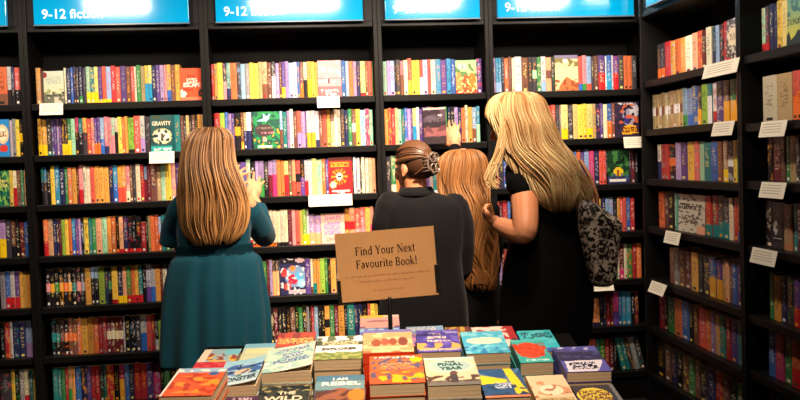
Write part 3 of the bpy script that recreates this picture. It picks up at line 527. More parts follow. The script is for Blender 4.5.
TBK = [  # key, left px, right px, y px, edge ('n' near or 'f' far), b of that edge, length, yaw, layers, edge colour, titles, lift, label
 ('n', 160, 214, 393, 2.3, .198, -3, [('f', (228, 92, 44)), ('n', (246, 150, 50), 4, .1, 2, .1, .7), ('n', (190, 60, 30), 6, .2, 5), ('r', 0, .84, 1, 1, (150, 186, 214)), ('n', (240, 236, 220), 6, .0, 3, .86, .95), ('e', .78, .78, .1, .07, (60, 90, 150)), ('r', 0, 0, .05, 1, (236, 230, 220))], (200, 80, 40), (), 0, 'orange-red book with pale blue top edge, at the left front table corner'),
 ('f', 227, 260.5, 395, 2.43, .198, 0, [('f', (74, 40, 66)), ('q', .2, .55, .8, .95, (206, 180, 190))], (60, 30, 50), (), 0, 'dark purple book below the blue curling cover, cut by the bottom edge'),
 ('f', 263, 311.5, 384, 2.43, .198, 0, [('f', (50, 54, 38)), ('n', (24, 26, 22), 6, .05, 2), ('n', (150, 140, 90), 7, .25, 8, .7, 1)], (40, 40, 30), (('THE', .55, .68, .36, .1, (226, 216, 190)), ('WILD', .5, .47, .78, .16, (226, 216, 190)), ('ROBOT', .5, .22, .86, .17, (226, 216, 190))), 0, 'dark forest cover with pale lettering THE WILD, in the front row'),
 ('f', 317, 365.5, 373.5, 2.43, .198, 0, [('g', (90, 140, 160), (60, 50, 50)), ('r', 0, .5, 1, .78, (110, 150, 160)), ('p', [(.05, .2), (.2, .45), (.5, .56), (.8, .46), (1, .5), (1, 0), (0, 0)], (150, 90, 60)), ('n', (90, 50, 40), 4, .1, 3, 0, .48), ('e', .85, .3, .18, .2, (240, 130, 50)), ('r', 0, .84, 1, 1, (70, 120, 150))], (70, 100, 110), (('I AM', .5, .82, .3, .09, (240, 240, 236)), ('REBEL', .52, .64, .8, .13, (240, 240, 236))), 0, 'blue and brown cover lettered REBEL, in the front row'),
 ('n', 369.5, 426, 380, 2.2, .198, 0, [('f', (226, 96, 60)), ('r', .06, .5, .94, .9, (84, 90, 120)), ('n', (240, 110, 60), 6, -.05, 2, .3, .86), ('n', (250, 190, 40), 5, .02, 8, .03, .4), ('e', .88, .82, .12, .1, (250, 196, 30)), ('n', (90, 90, 120), 7, .3, 5, .1, .8), ('q', .2, .5, .85, .74, (250, 150, 90)), ('q', .1, .9, .9, .97, (246, 236, 220))], (214, 80, 40), (), 0, 'orange cover with yellow flames and blue panel, tallest in front row centre'),
 ('n', 427.5, 482, 382, 2.24, .198, 0, [('f', (236, 204, 170)), ('e', .5, .68, .46, .26, (245, 226, 200)), ('e', .5, .68, .4, .21, (168, 198, 194)), ('r', 0, 0, 1, .16, (120, 116, 110)), ('n', (90, 70, 60), 6, .05, 3, .1, .34), ('r', .46, .08, .6, .4, (70, 62, 66)), ('e', .53, .42, .08, .06, (110, 70, 56)), ('r', 0, .92, 1, 1, (206, 220, 214))], (190, 190, 180), (('THE', .5, .8, .2, .06, (60, 90, 90)), ('FINAL', .5, .68, .5, .1, (30, 84, 84)), ('YEAR', .5, .54, .44, .1, (30, 84, 84))), 0, 'cream cover with a pale teal oval lettered FINAL YEAR'),
 ('n', 485, 531, 395, 2.25, .198, 0, [('f', (40, 84, 130)), ('p', [(0, .72), (.6, .5), (1, .98), (.95, 1), (.5, .6), (0, .9)], (70, 120, 160)), ('p', [(.62, 1), (.8, 1), (1, .1), (.72, .1)], (236, 206, 40)), ('p', [(0, .45), (0, .8), (.62, .6), (.6, .5)], (240, 206, 40)), ('n', (30, 60, 100), 5, .15, 2, 0, .42), ('q', .3, .3, .7, .5, (190, 200, 220)), ('r', 0, 0, 1, .06, (220, 130, 90))], (30, 60, 100), (), 0, 'dark blue cover with crossing yellow beams'),
 ('f', 525, 562.5, 374, 2.46, .21, 0, [('f', (236, 200, 166)), ('n', (206, 150, 110), 4, .1, 2, .3, .8), ('e', .5, .5, .3, .16, (244, 222, 196)), ('n', (176, 110, 70), 6, .28, 6, .25, .7), ('r', .05, .05, .95, .26, (206, 180, 130)), ('q', .05, .06, .95, .24, (140, 110, 60))], (214, 180, 140), (), 0, 'beige cover with a soft animal drawing, right of the yellow-beamed cover'),
 ('f', 570, 612, 384, 2.42, .18, 0, [('f', (56, 56, 66)), ('e', .42, .6, .4, .3, (226, 200, 80)), ('q', .08, .4, .8, .8, (120, 80, 50)), ('r', .92, 0, 1, 1, (120, 116, 120))], (60, 60, 70), (), 0, 'dark cover with yellow disc, at the right front corner'),
 ('n', 213, 257.5, 385, 2.5, .2, -2, [('g', (150, 206, 230), (190, 220, 232)), ('n', (60, 110, 180), 4, .05, 2, .4, .8), ('r', .0, .6, 1, .72, (60, 100, 170)), ('n', (70, 130, 110), 5, .2, 5, .3, .6), ('e', .55, .48, .2, .1, (226, 196, 170)), ('n', (30, 60, 110), 6, .2, 9, .3, .8), ('r', 0, 0, 1, .07, (206, 226, 236))], (190, 216, 228), (('MONSTER', .52, .12, .86, .16, (24, 44, 70)),), .018, 'pale blue cover lettered MONSTER, curling up at its right side'),
 ('n', 262, 313, 370.5, 2.5, .2, 0, [('f', (190, 218, 200)), ('n', (150, 196, 190), 4, .1, 3), ('n', (220, 232, 220), 5, .2, 6), ('q', .2, .76, .9, .9, (110, 130, 170)), ('q', .35, .5, .78, .68, (84, 110, 170)), ('q', .16, .3, .9, .46, (84, 110, 170)), ('q', .2, .08, .8, .12, (150, 180, 180))], (200, 220, 206), (), .02, 'mint cover with blue lettering, curling up at its right side'),
 ('n', 314, 363, 357, 2.5, .2, 0, [('f', (236, 232, 226)), ('n', (120, 150, 90), 6, -.05, 2, .0, .3), ('r', 0, 0, 1, .26, (110, 130, 66)), ('n', (160, 170, 96), 7, .1, 4, 0, .26), ('n', (96, 106, 70), 5, .05, 7, .74, 1), ('r', 0, .6, 1, .74, (120, 120, 84)), ('n', (60, 74, 50), 7, .1, 3, .58, .76), ('q', .12, .62, .9, .76, (200, 196, 150))], (150, 140, 110), (('EXPLORER', .5, .38, .74, .1, (30, 40, 50)),), 0, 'white and green cover lettered EXPLORER'),
 ('n', 363, 414.5, 350, 2.46, .198, 0, [('f', (240, 160, 112)), ('r', 0, .0, 1, .08, (226, 110, 70)), ('n', (250, 196, 150), 4, .1, 2), ('e', .26, .42, .1, .16, (150, 80, 60)), ('e', .44, .46, .08, .16, (170, 90, 70)), ('e', .6, .46, .08, .16, (150, 80, 60)), ('e', .8, .46, .1, .18, (126, 66, 56)), ('r', .1, .2, .9, .25, (246, 206, 170)), ('r', 0, .86, 1, 1, (110, 110, 170))], (206, 58, 24), (), 0, 'peach cover with dark figures on red-spined books'),
 ('n', 417.5, 462, 350, 2.6, .2, -1, [('f', (76, 66, 160)), ('n', (110, 90, 190), 5, .15, 2), ('n', (150, 140, 206), 5, .2, 8, .8, 1), ('n', (236, 170, 90), 5, .0, 5, .14, .4), ('q', .3, .76, .6, .84, (240, 214, 190)), ('q', .24, .6, .7, .7, (240, 214, 190)), ('q', .24, .45, .8, .54, (240, 214, 190))], (84, 70, 150), (('SHARNA JACKSON', .5, .06, .9, .1, (244, 226, 160)),), 0, 'purple cover with cream and gold lettering'),
 ('n', 466, 511, 351.5, 2.58, .198, 0, [('f', (70, 180, 214)), ('n', (130, 206, 226), 5, .1, 3), ('e', .5, .56, .42, .15, (246, 238, 206)), ('n', (40, 130, 190), 6, .2, 6, 0, .4), ('r', .55, .06, 1, .12, (60, 150, 180))], (110, 180, 200), (), 0, 'sky blue cover with a cream cloud'),
 ('n', 520, 554, 361, 2.56, .2, 0, [('f', (50, 170, 170)), ('e', .46, .52, .44, .34, (232, 74, 44)), ('n', (190, 50, 30), 7, .1, 3, .25, .8), ('q', .2, .06, .9, .14, (220, 240, 236)), ('r', 0, .9, 1, 1, (70, 190, 190))], (60, 150, 150), (), 0, 'teal cover with a large red oval'),
 ('n', 566, 612, 370, 2.44, .205, 0, [('f', (86, 84, 170)), ('p', [(.05, .02), (.7, .02), (.9, .3), (.95, .44), (.1, .42)], (222, 216, 232)), ('q', .15, .1, .75, .36, (30, 30, 50)), ('r', 0, .44, 1, .8, (50, 44, 80)), ('n', (70, 66, 120), 5, .1, 3, .5, .9), ('n', (196, 190, 220), 6, .3, 8, .8, 1)], (90, 90, 170), (), 0, 'indigo and white cover at the right end of the table'),
 ('n', 190, 230, 370.5, 2.72, .2, -3, [('f', (206, 44, 60)), ('n', (236, 90, 90), 5, .15, 4, 0, .4), ('r', 0, .42, 1, 1, (150, 190, 206)), ('n', (240, 190, 60), 5, -.02, 2, .44, .7), ('n', (150, 60, 60), 6, .1, 7, .5, .8), ('r', 0, .42, .2, 1, (236, 226, 206)), ('r', .6, .74, 1, 1, (120, 200, 220))], (226, 216, 206), (), 0, 'red and pale blue cover, back row by the teal dress'),
 ('f', 246, 279, 343, 2.97, .19, 0, [('g', (150, 206, 226), (236, 220, 150)), ('r', 0, .8, 1, 1, (120, 190, 220)), ('r', .1, .5, .9, .75, (240, 226, 170))], (180, 200, 190), (), 0, 'small pale blue and yellow cover in the back row behind the blue one'),
 ('f', 279.5, 317, 331.5, 2.97, .2, 0, [('f', (206, 76, 50)), ('n', (150, 50, 50), 5, .1, 2, .4, 1), ('q', .04, .44, .96, .72, (250, 200, 110)), ('r', 0, 0, 1, .3, (110, 76, 90))], (120, 60, 60), (), 0, 'orange-red cover with yellow lettering in the back row'),
 ('f', 360.5, 399, 314, 2.99, .2, 0, [('f', (240, 172, 160)), ('g', (248, 196, 186), (236, 160, 150)), ('r', 0, .86, .7, 1, (250, 214, 60)), ('r', .6, .88, 1, .96, (250, 236, 220)), ('e', .45, .68, .3, .05, (190, 120, 130)), ('r', 0, .0, 1, .34, (90, 110, 184)), ('n', (150, 190, 220), 5, .05, 6, 0, .3), ('n', (120, 80, 130), 6, .2, 4, .28, .42)], (220, 170, 160), (), 0, 'pink cover with yellow top, standing highest behind the sign stem'),
 ('f', 406, 443, 325.5, 3.02, .2, 0, [('f', (150, 120, 180)), ('r', 0, .62, 1, 1, (140, 180, 220)), ('q', .02, .76, .8, .96, (236, 236, 240)), ('n', (220, 140, 170), 5, .1, 2, 0, .6)], (130, 150, 190), (), 0, 'light blue and lilac cover, behind the purple one'),
 ('f', 444.5, 459, 326.5, 3.03, .2, 0, [('f', (206, 170, 60)), ('n', (150, 90, 50), 5, .05, 2, .4, 1), ('r', .8, 0, 1, 1, (120, 60, 50))], (170, 130, 60), (), 0, 'narrow mustard cover at the back between purple and white covers'),
 ('f', 470.5, 512, 326, 3.0, .2, 0, [('f', (236, 226, 216)), ('r', .0, .0, .5, .5, (130, 200, 220)), ('n', (190, 40, 50), 4, .02, 3, .2, 1), ('r', .82, 0, 1, 1, (176, 40, 50)), ('n', (60, 44, 60), 6, .2, 7, 0, .4), ('e', .4, .62, .22, .16, (246, 240, 230))], (150, 60, 60), (), 0, 'white cover with a dark red right side, in the back row'),
 ('f', 516, 550, 330, 3.0, .21, 0, [('f', (50, 196, 214)), ('q', .1, .62, .95, .92, (14, 70, 90)), ('n', (90, 210, 226), 4, .15, 2), ('r', 0, 0, 1, .16, (60, 100, 180))], (40, 110, 190), (), 0, 'bright turquoise cover with dark lettering at the right back corner'),
]
NTAB = 0
DOWN = ['second', 'third', 'fourth', 'fifth', 'sixth', 'seventh']
for i, (ed, xl, xr, py, b, l, yaw, layers, edge, titles, lift, lab) in enumerate(TBK):
    fr = Frame(TBF*b, TBR, TBF); d = ray((xl+xr)/2, py); z = (CAM+d*(b/d.dot(TBF))).z
    a0, a1 = fr.s_at(xl, z), fr.s_at(xr, z); w = a1-a0
    if ed == 'f': b -= l*math.cos(TAU); z -= l*math.sin(TAU)
    w = max(.08, min(w, .142))*.985; hgt = (z-tz(b))*math.cos(TAU)
    nb = max(1, round(hgt/.034)); t = hgt/nb
    rn = random.Random(i*3+1)
    print('stack', i, 'a %.2f b %.2f z %.3f w %.3f h %.3f n %d' % (a0, b, z, w, hgt, nb))
    for k in range(nb):
        top = k == nb-1
        m = tmat(a0, b, tz(b)) @ Matrix.Translation((0, 0, k*t+.0008)) @ Matrix.Rotation(math.radians(yaw+(0 if top else rn.uniform(-1, 1))), 4, 'Z')
        front = 'peach' in lab
        if front: m = m @ Matrix.Translation((0, 0, 0))
        cover_book('book', w, l, t-.0012, m, layers if top else [('f', edge)], edge, titles if top else (), lift if top else 0,
                   nu=44 if top else 1, nv=60 if top else 1, label=('book with '+lab if 'book' not in lab.split(',')[0] else lab) if top else '%s book down beneath the %s' % (DOWN[nb-2-k], lab.split(',')[0]),
                   group='books stacked on the display table')
        NTAB += 1
        if front:
            MB().box(0, w, -.0016, -.0003, 0, t-.0012).obj('spine', mat('red_spine', (206, 58, 24), .4), [o for o in C.objects if o.name.startswith('book') and o.parent is None][-1])

# ------------------------------------------------------------------ held book
hm = Matrix((HR, V3((0, 0, 1)), -HF)).transposed().to_4x4(); HBZ = 4.925
p0 = at(423.6, 144.2, HBZ); hm.translation = p0
hw = (at(446.5, 144.2, HBZ)-p0).length
cover_book('book', hw, .186, .016, hm @ Matrix.Rotation(math.radians(5), 4, 'X') @ Matrix.Rotation(.02, 4, 'Z'),
  [('g', (58, 44, 54), (56, 50, 54)), ('r', 0, 0, 1, .22, (62, 50, 56)), ('r', 0, .22, 1, .44, (150, 92, 96)), ('n', (110, 66, 72), 4, .05, 2, .18, .5), ('n', (90, 70, 84), 4, .1, 7, .5, .95), ('e', .75, .78, .1, .04, (170, 160, 170)), ('q', .15, .6, .8, .75, (100, 90, 100)), ('r', 0, .96, 1, 1, (200, 176, 170)), ('r', .0, 0, .04, 1, (40, 30, 40))], (60, 44, 50), nu=26, nv=38,
  label='dark dusk-coloured book pulled out and held up by the raised hand', group='face-out books on the shelves')
finish_spines(300-NTAB-len(FACE)-1)

# ------------------------------------------------------------------ card sign on a stand
b = 2.72; fr = Frame(TBF*b, TBR, TBF)
def tpt(x, y, b=2.72):
    d = ray(x, y); return CAM+d*(b/d.dot(TBF))
TL, TR_, BR, BL = tpt(334.7, 234), tpt(435.8, 225.8), tpt(436.5, 294.5), tpt(340, 303)
ax = ((TR_-TL)+(BR-BL)).normalized(); az = ((TL-BL)+(TR_-BR)).normalized(); ay = az.cross(ax).normalized(); az = ax.cross(ay)
cen = (TL+TR_+BL+BR)/4; w = ((TR_-TL).length+(BR-BL).length)/2; h = ((TL-BL).length+(TR_-BR).length)/2
m = Matrix((ax, ay, az)).transposed().to_4x4(); m.translation = cen
KRAFT = mat('brown_kraft_card', (180, 138, 92), .75, .25, bump=.08, bscale=400, var=.07, vscale=40)
INKB = mat('dark_brown_print', (54, 30, 22), .6, .2)
g = tag(empty('card_sign', m), 'brown card sign reading Find Your Next Favourite Book on a black stand', 'sign')
MB().box(-w/2, w/2, -.0015, .0015, -h/2, h/2).obj('card', KRAFT, g)
RX = Matrix.Rotation(math.pi/2, 4, 'X')
# printed words with small slab serifs

def glyphs():
    def bar(*a): return ('l',)+a
    ks, kt = .085, .04
    def st(x, y0, y1): return ('l', x, y0, x, y1, ks)
    def sf(x0, x1, y): return ('l', x0, y, x1, y, kt)
    def arc(cx, cy_, rx, ry, a0, a1, w=.065): return ('a', cx, cy_, rx, ry, a0, a1, w)
    return {'F': (.6, [st(.15, 0, .7), sf(.05, .53, .68), sf(.15, .4, .37), sf(.05, .27, .02), ('l', .52, .7, .52, .55, kt), ('l', .4, .44, .4, .3, kt)]),
     'i': (.3, [st(.15, 0, .46), sf(.05, .26, .02), sf(.06, .15, .445), ('l', .15, .59, .15, .68, .09)]),
     'n': (.6, [st(.14, 0, .46), sf(.05, .14, .445), arc(.29, .31, .15, .14, 170, 0), st(.44, 0, .32), sf(.04, .25, .02), sf(.34, .54, .02)]),
     'd': (.58, [arc(.26, .23, .18, .215, 0, 360), st(.44, 0, .74), sf(.34, .44, .725), sf(.44, .54, .02)]),
     'Y': (.68, [('l', .1, .7, .34, .33, ks), ('l', .58, .7, .34, .33, kt), st(.34, 0, .36), sf(.01, .23, .685), sf(.46, .68, .685), sf(.22, .46, .02)]),
     'o': (.56, [arc(.28, .23, .2, .215, 0, 360)]),
     'u': (.6, [st(.14, .14, .46), sf(.05, .14, .445), arc(.29, .15, .15, .13, 180, 360), st(.44, 0, .46), sf(.34, .44, .445), sf(.44, .54, .02)]),
     'r': (.44, [st(.14, 0, .46), sf(.05, .14, .445), arc(.29, .3, .15, .14, 170, 50), sf(.04, .26, .02)]),
     'N': (.76, [('l', .15, 0, .15, .7, kt), ('l', .14, .69, .62, .02, ks), ('l', .62, 0, .62, .7, kt), sf(.02, .16, .685), sf(.52, .73, .685), sf(.05, .26, .02)]),
     'e': (.52, [arc(.26, .23, .19, .215, 5, 325), sf(.08, .45, .25)]),
     'x': (.54, [('l', .1, .46, .42, 0, ks), ('l', .43, .46, .09, 0, kt), sf(.03, .2, .445), sf(.34, .5, .445), sf(.02, .18, .02), sf(.33, .51, .02)]),
     't': (.36, [st(.15, .1, .6), sf(.04, .3, .44), arc(.25, .11, .1, .1, 180, 300)]),
     'a': (.52, [st(.37, .06, .34), arc(.24, .32, .13, .13, 0, 150), arc(.23, .13, .14, .13, 0, 360, .055), sf(.37, .48, .03)]),
     'v': (.54, [('l', .09, .46, .27, 0, ks), ('l', .45, .46, .27, 0, kt), sf(.02, .2, .445), sf(.35, .53, .445)]),
     'B': (.64, [st(.15, 0, .7), arc(.3, .525, .19, .16, 90, -90), arc(.31, .19, .23, .175, 90, -90), sf(.05, .32, .685), sf(.15, .32, .365), sf(.05, .32, .02)]),
     'k': (.6, [st(.14, 0, .74), sf(.05, .14, .725), ('l', .16, .2, .43, .45, kt), ('l', .25, .28, .47, .01, ks), sf(.04, .25, .02), sf(.35, .52, .445), sf(.38, .56, .02)]),
     '!': (.3, [('l', .15, .2, .15, .72, ks), ('l', .15, .0, .15, .09, .09)])}
GL = glyphs()
def serif(txt, wid, cap, cx, zz):
    mb = MB(); tot = sum(GL[c][0] if c != ' ' else .3 for c in txt); k = cap/.7; kx = wid/tot; x0 = cx-wid/2
    def ribbon(P, w):
        for (ax_, ay_), (bx, by) in zip(P[:-1], P[1:]):
            d = V3(((bx-ax_)*kx, (by-ay_)*k, 0)); n_ = V3((-d.y, d.x, 0)).normalized()*w*k*.5
            q = [(x0+ax_*kx+n_.x, zz+ay_*k+n_.y), (x0+ax_*kx-n_.x, zz+ay_*k-n_.y), (x0+bx*kx-n_.x, zz+by*k-n_.y), (x0+bx*kx+n_.x, zz+by*k+n_.y)]
            mb.add([(a, -.0021, b_) for a, b_ in q]+[(a, -.0015, b_) for a, b_ in q], [(0,1,2,3),(7,6,5,4),(0,4,5,1),(1,5,6,2),(2,6,7,3),(3,7,4,0)])
    x = 0
    for c in txt:
        if c == ' ': x += .3; continue
        adv, ss = GL[c]
        for q in ss:
            if q[0] == 'l': ribbon([(x+q[1], q[2]), (x+q[3], q[4])], q[5]*1.15)
            else:
                _, cx_, cy_, rx, ry, a0, a1, w_ = q; N = 18
                ribbon([(x+cx_+rx*math.cos(math.radians(a0+(a1-a0)*i/N)), cy_+ry*math.sin(math.radians(a0+(a1-a0)*i/N))) for i in range(N+1)], w_*1.15)
        x += adv
    mb.obj('headline', INKB, g)
serif('Find Your Next', w*.61, h*.118, -w*.005, h*.165)
serif('Favourite Book!', w*.62, h*.118, 0, -h*.025)
def scribble(cx, zz, wid, hh, seed):
    mb = MB(); rn = random.Random(seed); x = cx-wid/2
    while x < cx+wid/2:
        n = rn.randint(2, 8)
        for _ in range(n):
            k = rn.random(); q = hh*(.5 if k < .7 else .85)
            mb.box(x, x+.0007, -.0019, -.0015, zz, zz+q); mb.box(x, x+.0014, -.0019, -.0015, zz+q*.8, zz+q*.8+.0005); x += .0021
            if x > cx+wid/2: break
        x += .0022
    mb.obj('small_print', mat('faded_print', (120, 82, 52), .7, .2), g)
scribble(0, -h*.155, w*.84, .006, 1); scribble(-.003, -h*.235, w*.55, .006, 2); scribble(0, -h*.37, w*.3, .0055, 3)
ST = mat('black_stand_plastic', (16, 15, 16), .35, .5)
MB().box(-w/2-.004, -w/2+.006, -.004, .006, -h/2-.002, -h*.18).box(w/2-.007, w/2+.007, -.004, .006, -h/2+.006, -h*.0-.012).box(-w/2-.004, w/2+.007, .0018, .006, -h/2-.002, -h*.2).obj('clip', ST, g)
foot = (TBF*b).copy(); sx = fr.s_at(390, cen.z-h*.7); foot += TBR*sx; fz = tz(b)+.0015
mi = m.inverted()
o = MB().tube([(foot.x, foot.y, fz+.006), tuple(foot+V3((0, 0, cen.z-h*.5-fz*0)) )], .0065, 10).obj('stem', ST, g, True); o.matrix_local = mi
o2 = MB().box(-.05, .05, -.024, .024, 0, .008).obj('foot', ST, g, bevel=.002); bm_ = tmat(0, b, 0); bm_.translation = V3((foot.x, foot.y, fz)); o2.matrix_local = mi @ bm_

# ------------------------------------------------------------------ people
SKIN = mat('skin', (222, 148, 108), .5, .35, bump=.04, bscale=250, var=.08, vscale=14)
def hair_mat(name, dark, light):
    m = bpy.data.materials.new(name); m.use_nodes = True; nt = m.node_tree; b_ = nt.nodes['Principled BSDF']
    a = nt.nodes.new('ShaderNodeAttribute'); a.attribute_name = 'tone'
    mx = nt.nodes.new('ShaderNodeMix'); mx.data_type = 'RGBA'; mx.inputs['A'].default_value = lin(dark)+(1,); mx.inputs['B'].default_value = lin(light)+(1,)
    nt.links.new(a.outputs['Fac'], mx.inputs['Factor']); nt.links.new(mx.outputs['Result'], b_.inputs['Base Color'])
    b_.inputs['Roughness'].default_value = .42; b_.inputs['Specular IOR Level'].default_value = .5
    return m
def spl(rows, t):
    """catmull-rom through tuples, t in 0..1"""
    n = len(rows)-1; x = min(max(t, 0), 1)*n; i = min(int(x), n-1); f_ = x-i
    p = [rows[max(0, min(n, i+k))] for k in (-1, 0, 1, 2)]
    return tuple(.5*((2*b1)+(-a1+c1)*f_+(2*a1-5*b1+4*c1-d1)*f_*f_+(-a1+3*b1-3*c1+d1)*f_**3) for a1, b1, c1, d1 in zip(*p))
def rows3(rows):
    """(py, left px, right px, Y, half depth) -> (cx, cy, cz, half width, half depth)"""
    out = []
    for py, xl, xr, Y, dy in rows:
        c = at((xl+xr)/2, py, Y); w_ = (at(xr, py, Y)-at(xl, py, Y)).length/2; out.append((*c, w_, dy))
    return out
def loft(mb, rows, n=40, steps=None, fold=None, e=2.3):
    R3 = rows3(rows); steps = steps or len(rows)*4; rs = []
    for i in range(steps+1):
        t = i/steps; cx, cyy, cz, w_, dp = spl(R3, t); ring = []
        for j in range(n):
            a = 2*math.pi*j/n; ca, sa = math.cos(a), math.sin(a)
            x = abs(ca)**(2/e)*(1 if ca > 0 else -1); y = abs(sa)**(2/e)*(1 if sa > 0 else -1)
            k = 1+(fold(t, a) if fold else 0)
            ring.append(V3((cx, cyy, cz))+HR*(x*w_*k)+HF*(y*dp*k))
        rs.append(ring)
    mb.rings(rs)
def strands(name, parent, m, paths, rad=.0028, seed=0, under=None, ombre=0):
    """many fine tubes in one mesh; paths = list of lists of points"""
    rn = random.Random(seed); v, f, tone = [], [], []
    for P in paths:
        n = len(P); base = min(1, max(0, rn.gauss(.5, .2))); r0 = rad*rn.uniform(.7, 1.3); st = len(v)
        for i, p in enumerate(P):
            d = (P[min(i+1, n-1)]-P[max(i-1, 0)]).normalized(); x = d.cross(HF); x = x.normalized() if x.length > 1e-4 else HR; y = x.cross(d)
            r = r0*(1 if i < n-3 else (n-1-i)/3+.12); tt = i/(n-1)
            for k in range(3):
                a = 2.094*k+1.57; v.append(p+(x*math.cos(a)+y*math.sin(a))*r)
        for i in range(n-1):
            for k in range(3):
                q = (k+1) % 3; f.append((st+i*3+k, st+i*3+q, st+i*3+3+q, st+i*3+3+k)); tone.append(min(1, max(0, base+ombre*(i/n-.5)+.12*math.sin(i*.7+base*9))))
        f.append((st, st+2, st+1)); f.append((st+n*3-3, st+n*3-2, st+n*3-1)); tone += [base, base]
    if under is not None:
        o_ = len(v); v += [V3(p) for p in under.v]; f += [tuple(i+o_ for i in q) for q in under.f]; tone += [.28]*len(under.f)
    me = bpy.data.meshes.new(name); me.from_pydata([tuple(p) for p in v], [], f)
    a = me.attributes.new('tone', 'FLOAT', 'FACE'); a.data.foreach_set('value', tone)
    return link(name, me, m, parent, True)
def long_hair(name, parent, m, rows, n=420, wave=.004, wf=3, seed=1, cut=None, rad=.0028, tips=.16, hull=.9, steps=26, ombre=0):
    R3 = rows3(rows); rn = random.Random(seed); paths = []
    for i in range(n):
        a0 = rn.uniform(0, 2*math.pi); s_ = math.sqrt(rn.uniform(.72, 1.0)); t0 = rn.uniform(.0, .12); t1 = 1-abs(rn.gauss(0, tips)); ph = 2.4*math.sin(a0*2+seed)+1.3*math.sin(a0*5+seed*2)+rn.uniform(-.35, .35); P = []
        for k in range(steps+1):
            t = t0+(t1-t0)*k/steps; cx, cyy, cz, w_, dp = spl(R3, t)
            wv = wave*min(1, max(0, t*2.2-.5)); aa = a0+wv*9*math.sin(wf*6.28*t+ph)
            p = V3((cx, cyy, cz))+HR*(math.cos(aa)*w_*s_+wv*math.sin(wf*6.28*t+ph+.6))+HF*(math.sin(aa)*dp*s_+wv*math.cos(wf*6.28*t+ph)*.7)
            if cut and cut(t, aa):
                if len(P) > 4: break
                P = []; continue
            P.append(p)
        if len(P) > 4: paths.append(P)
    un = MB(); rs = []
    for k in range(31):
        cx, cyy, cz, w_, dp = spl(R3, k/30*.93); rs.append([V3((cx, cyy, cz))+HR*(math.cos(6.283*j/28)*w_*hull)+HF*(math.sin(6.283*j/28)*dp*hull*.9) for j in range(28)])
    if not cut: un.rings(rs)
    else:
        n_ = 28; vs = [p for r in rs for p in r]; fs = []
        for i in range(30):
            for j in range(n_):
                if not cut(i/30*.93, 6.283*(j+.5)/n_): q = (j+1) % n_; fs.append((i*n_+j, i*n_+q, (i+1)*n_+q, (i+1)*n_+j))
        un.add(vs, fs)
    return strands(name, parent, m, paths, rad, seed, under=un, ombre=ombre)
def head(mb, Cc, yaw, pitch=0, s=1.0):
    """yaw: degrees to the left of the viewer's forward; returns the head axes"""
    a = math.radians(yaw); fw = HF*math.cos(a)-HR*math.sin(a); rt = HR*math.cos(a)+HF*math.sin(a); up = V3((0, 0, 1)); p = math.radians(pitch)
    fw, up = fw*math.cos(p)+up*math.sin(p), up*math.cos(p)-fw*math.sin(p)
    A = Matrix((rt, fw, up)).transposed()
    def L(x, y, z): return Cc + A @ V3((x*s, y*s, z*s))
    E_ = lambda x, y, z, a1, b1, c1: mb.ell(L(x, y, z), a1*s, b1*s, c1*s, A)
    E_(0, -.008, .022, .073, .092, .092); E_(0, .022, -.045, .057, .066, .072); E_(0, .066, -.098, .022, .02, .018)
    E_(0, .07, .028, .05, .022, .014); E_(-.032, .068, -.03, .024, .02, .024); E_(.032, .068, -.03, .024, .02, .024)
    mb.tube([L(0, .088, .015), L(0, .1, -.008), L(0, .112, -.03), L(0, .096, -.04)], [.007*s, .009*s, .012*s, .009*s], 10)
    E_(0, .086, -.06, .024, .01, .006); E_(0, .084, -.071, .021, .01, .007)
    for q in (-1, 1):
        E_(q*.074, -.006, -.012, .008, .019, .03); E_(q*.077, -.002, -.036, .007, .009, .012)
    return A, L
def eyes(parent, L, A, s=1.0):
    for q in (-1, 1):
        MB().ell(L(q*.031, .077, -.002), .0115*s, .0115*s, .0115*s, A).obj('eye', mat('eye_white', (230, 226, 220), .2), parent, True)
def hand(mb, W, tip, palmn, side, curl=(.2, .25, .3, .35), s=1.0, spread=.16, thumb=1.0):
    """W wrist, tip direction point, palmn palm normal, side=+1 thumb on the right of the fingers seen from the back of the hand"""
    d = (tip-W).normalized(); nn = (palmn-d*palmn.dot(d)).normalized(); x = d.cross(nn).normalized()*side
    pl = .088*s
    mb.tube([W-d*.012*s, W+d*.03*s], [.026*s, .03*s], 12)
    A = Matrix((x, nn, d)).transposed()
    mb.ell(W+d*.05*s, .041*s, .0155*s, .052*s, A)
    for i, (off, ln) in enumerate(((.03, .068), (.011, .076), (-.009, .07), (-.027, .055))):
        b0 = W+d*(pl-.004*abs(i-1))*s+x*off*s; c = curl[i]; dd = (d+x*(spread*(1.2-i)*.5)).normalized(); pts = [b0-d*.03*s, b0]; p = b0
        for q, fr_ in enumerate((.45, .32, .23)):
            an = c*(q*1.1+.5); v_ = dd*math.cos(an)+nn*math.sin(an); p = p+v_*ln*fr_*s*1.05; pts.append(p)
        mb.tube(pts, [.0095*s, .0095*s, .0088*s, .008*s, .0068*s], 8)
    b0 = W+d*.02*s+x*.028*s
    t1 = b0+(d*.55+x*.75*thumb+nn*.3).normalized()*.04*s; t2 = t1+(d*.8+x*.35*thumb+nn*.35).normalized()*.032*s; t3 = t2+(d*.9+x*.0+nn*.35).normalized()*.024*s
    mb.tube([b0-x*.012*s, b0, t1, t2, t3], [.014*s, .0145*s, .0115*s, .0098*s, .0075*s], 8)
def limb(mb, pts, rad):
    R_ = [(*V3(p), r) for p, r in zip(pts, rad)]; n = (len(R_)-1)*5; Q = [spl(R_, i/n) for i in range(n+1)]
    mb.tube([V3(q[:3]) for q in Q], [q[3] for q in Q], 14)
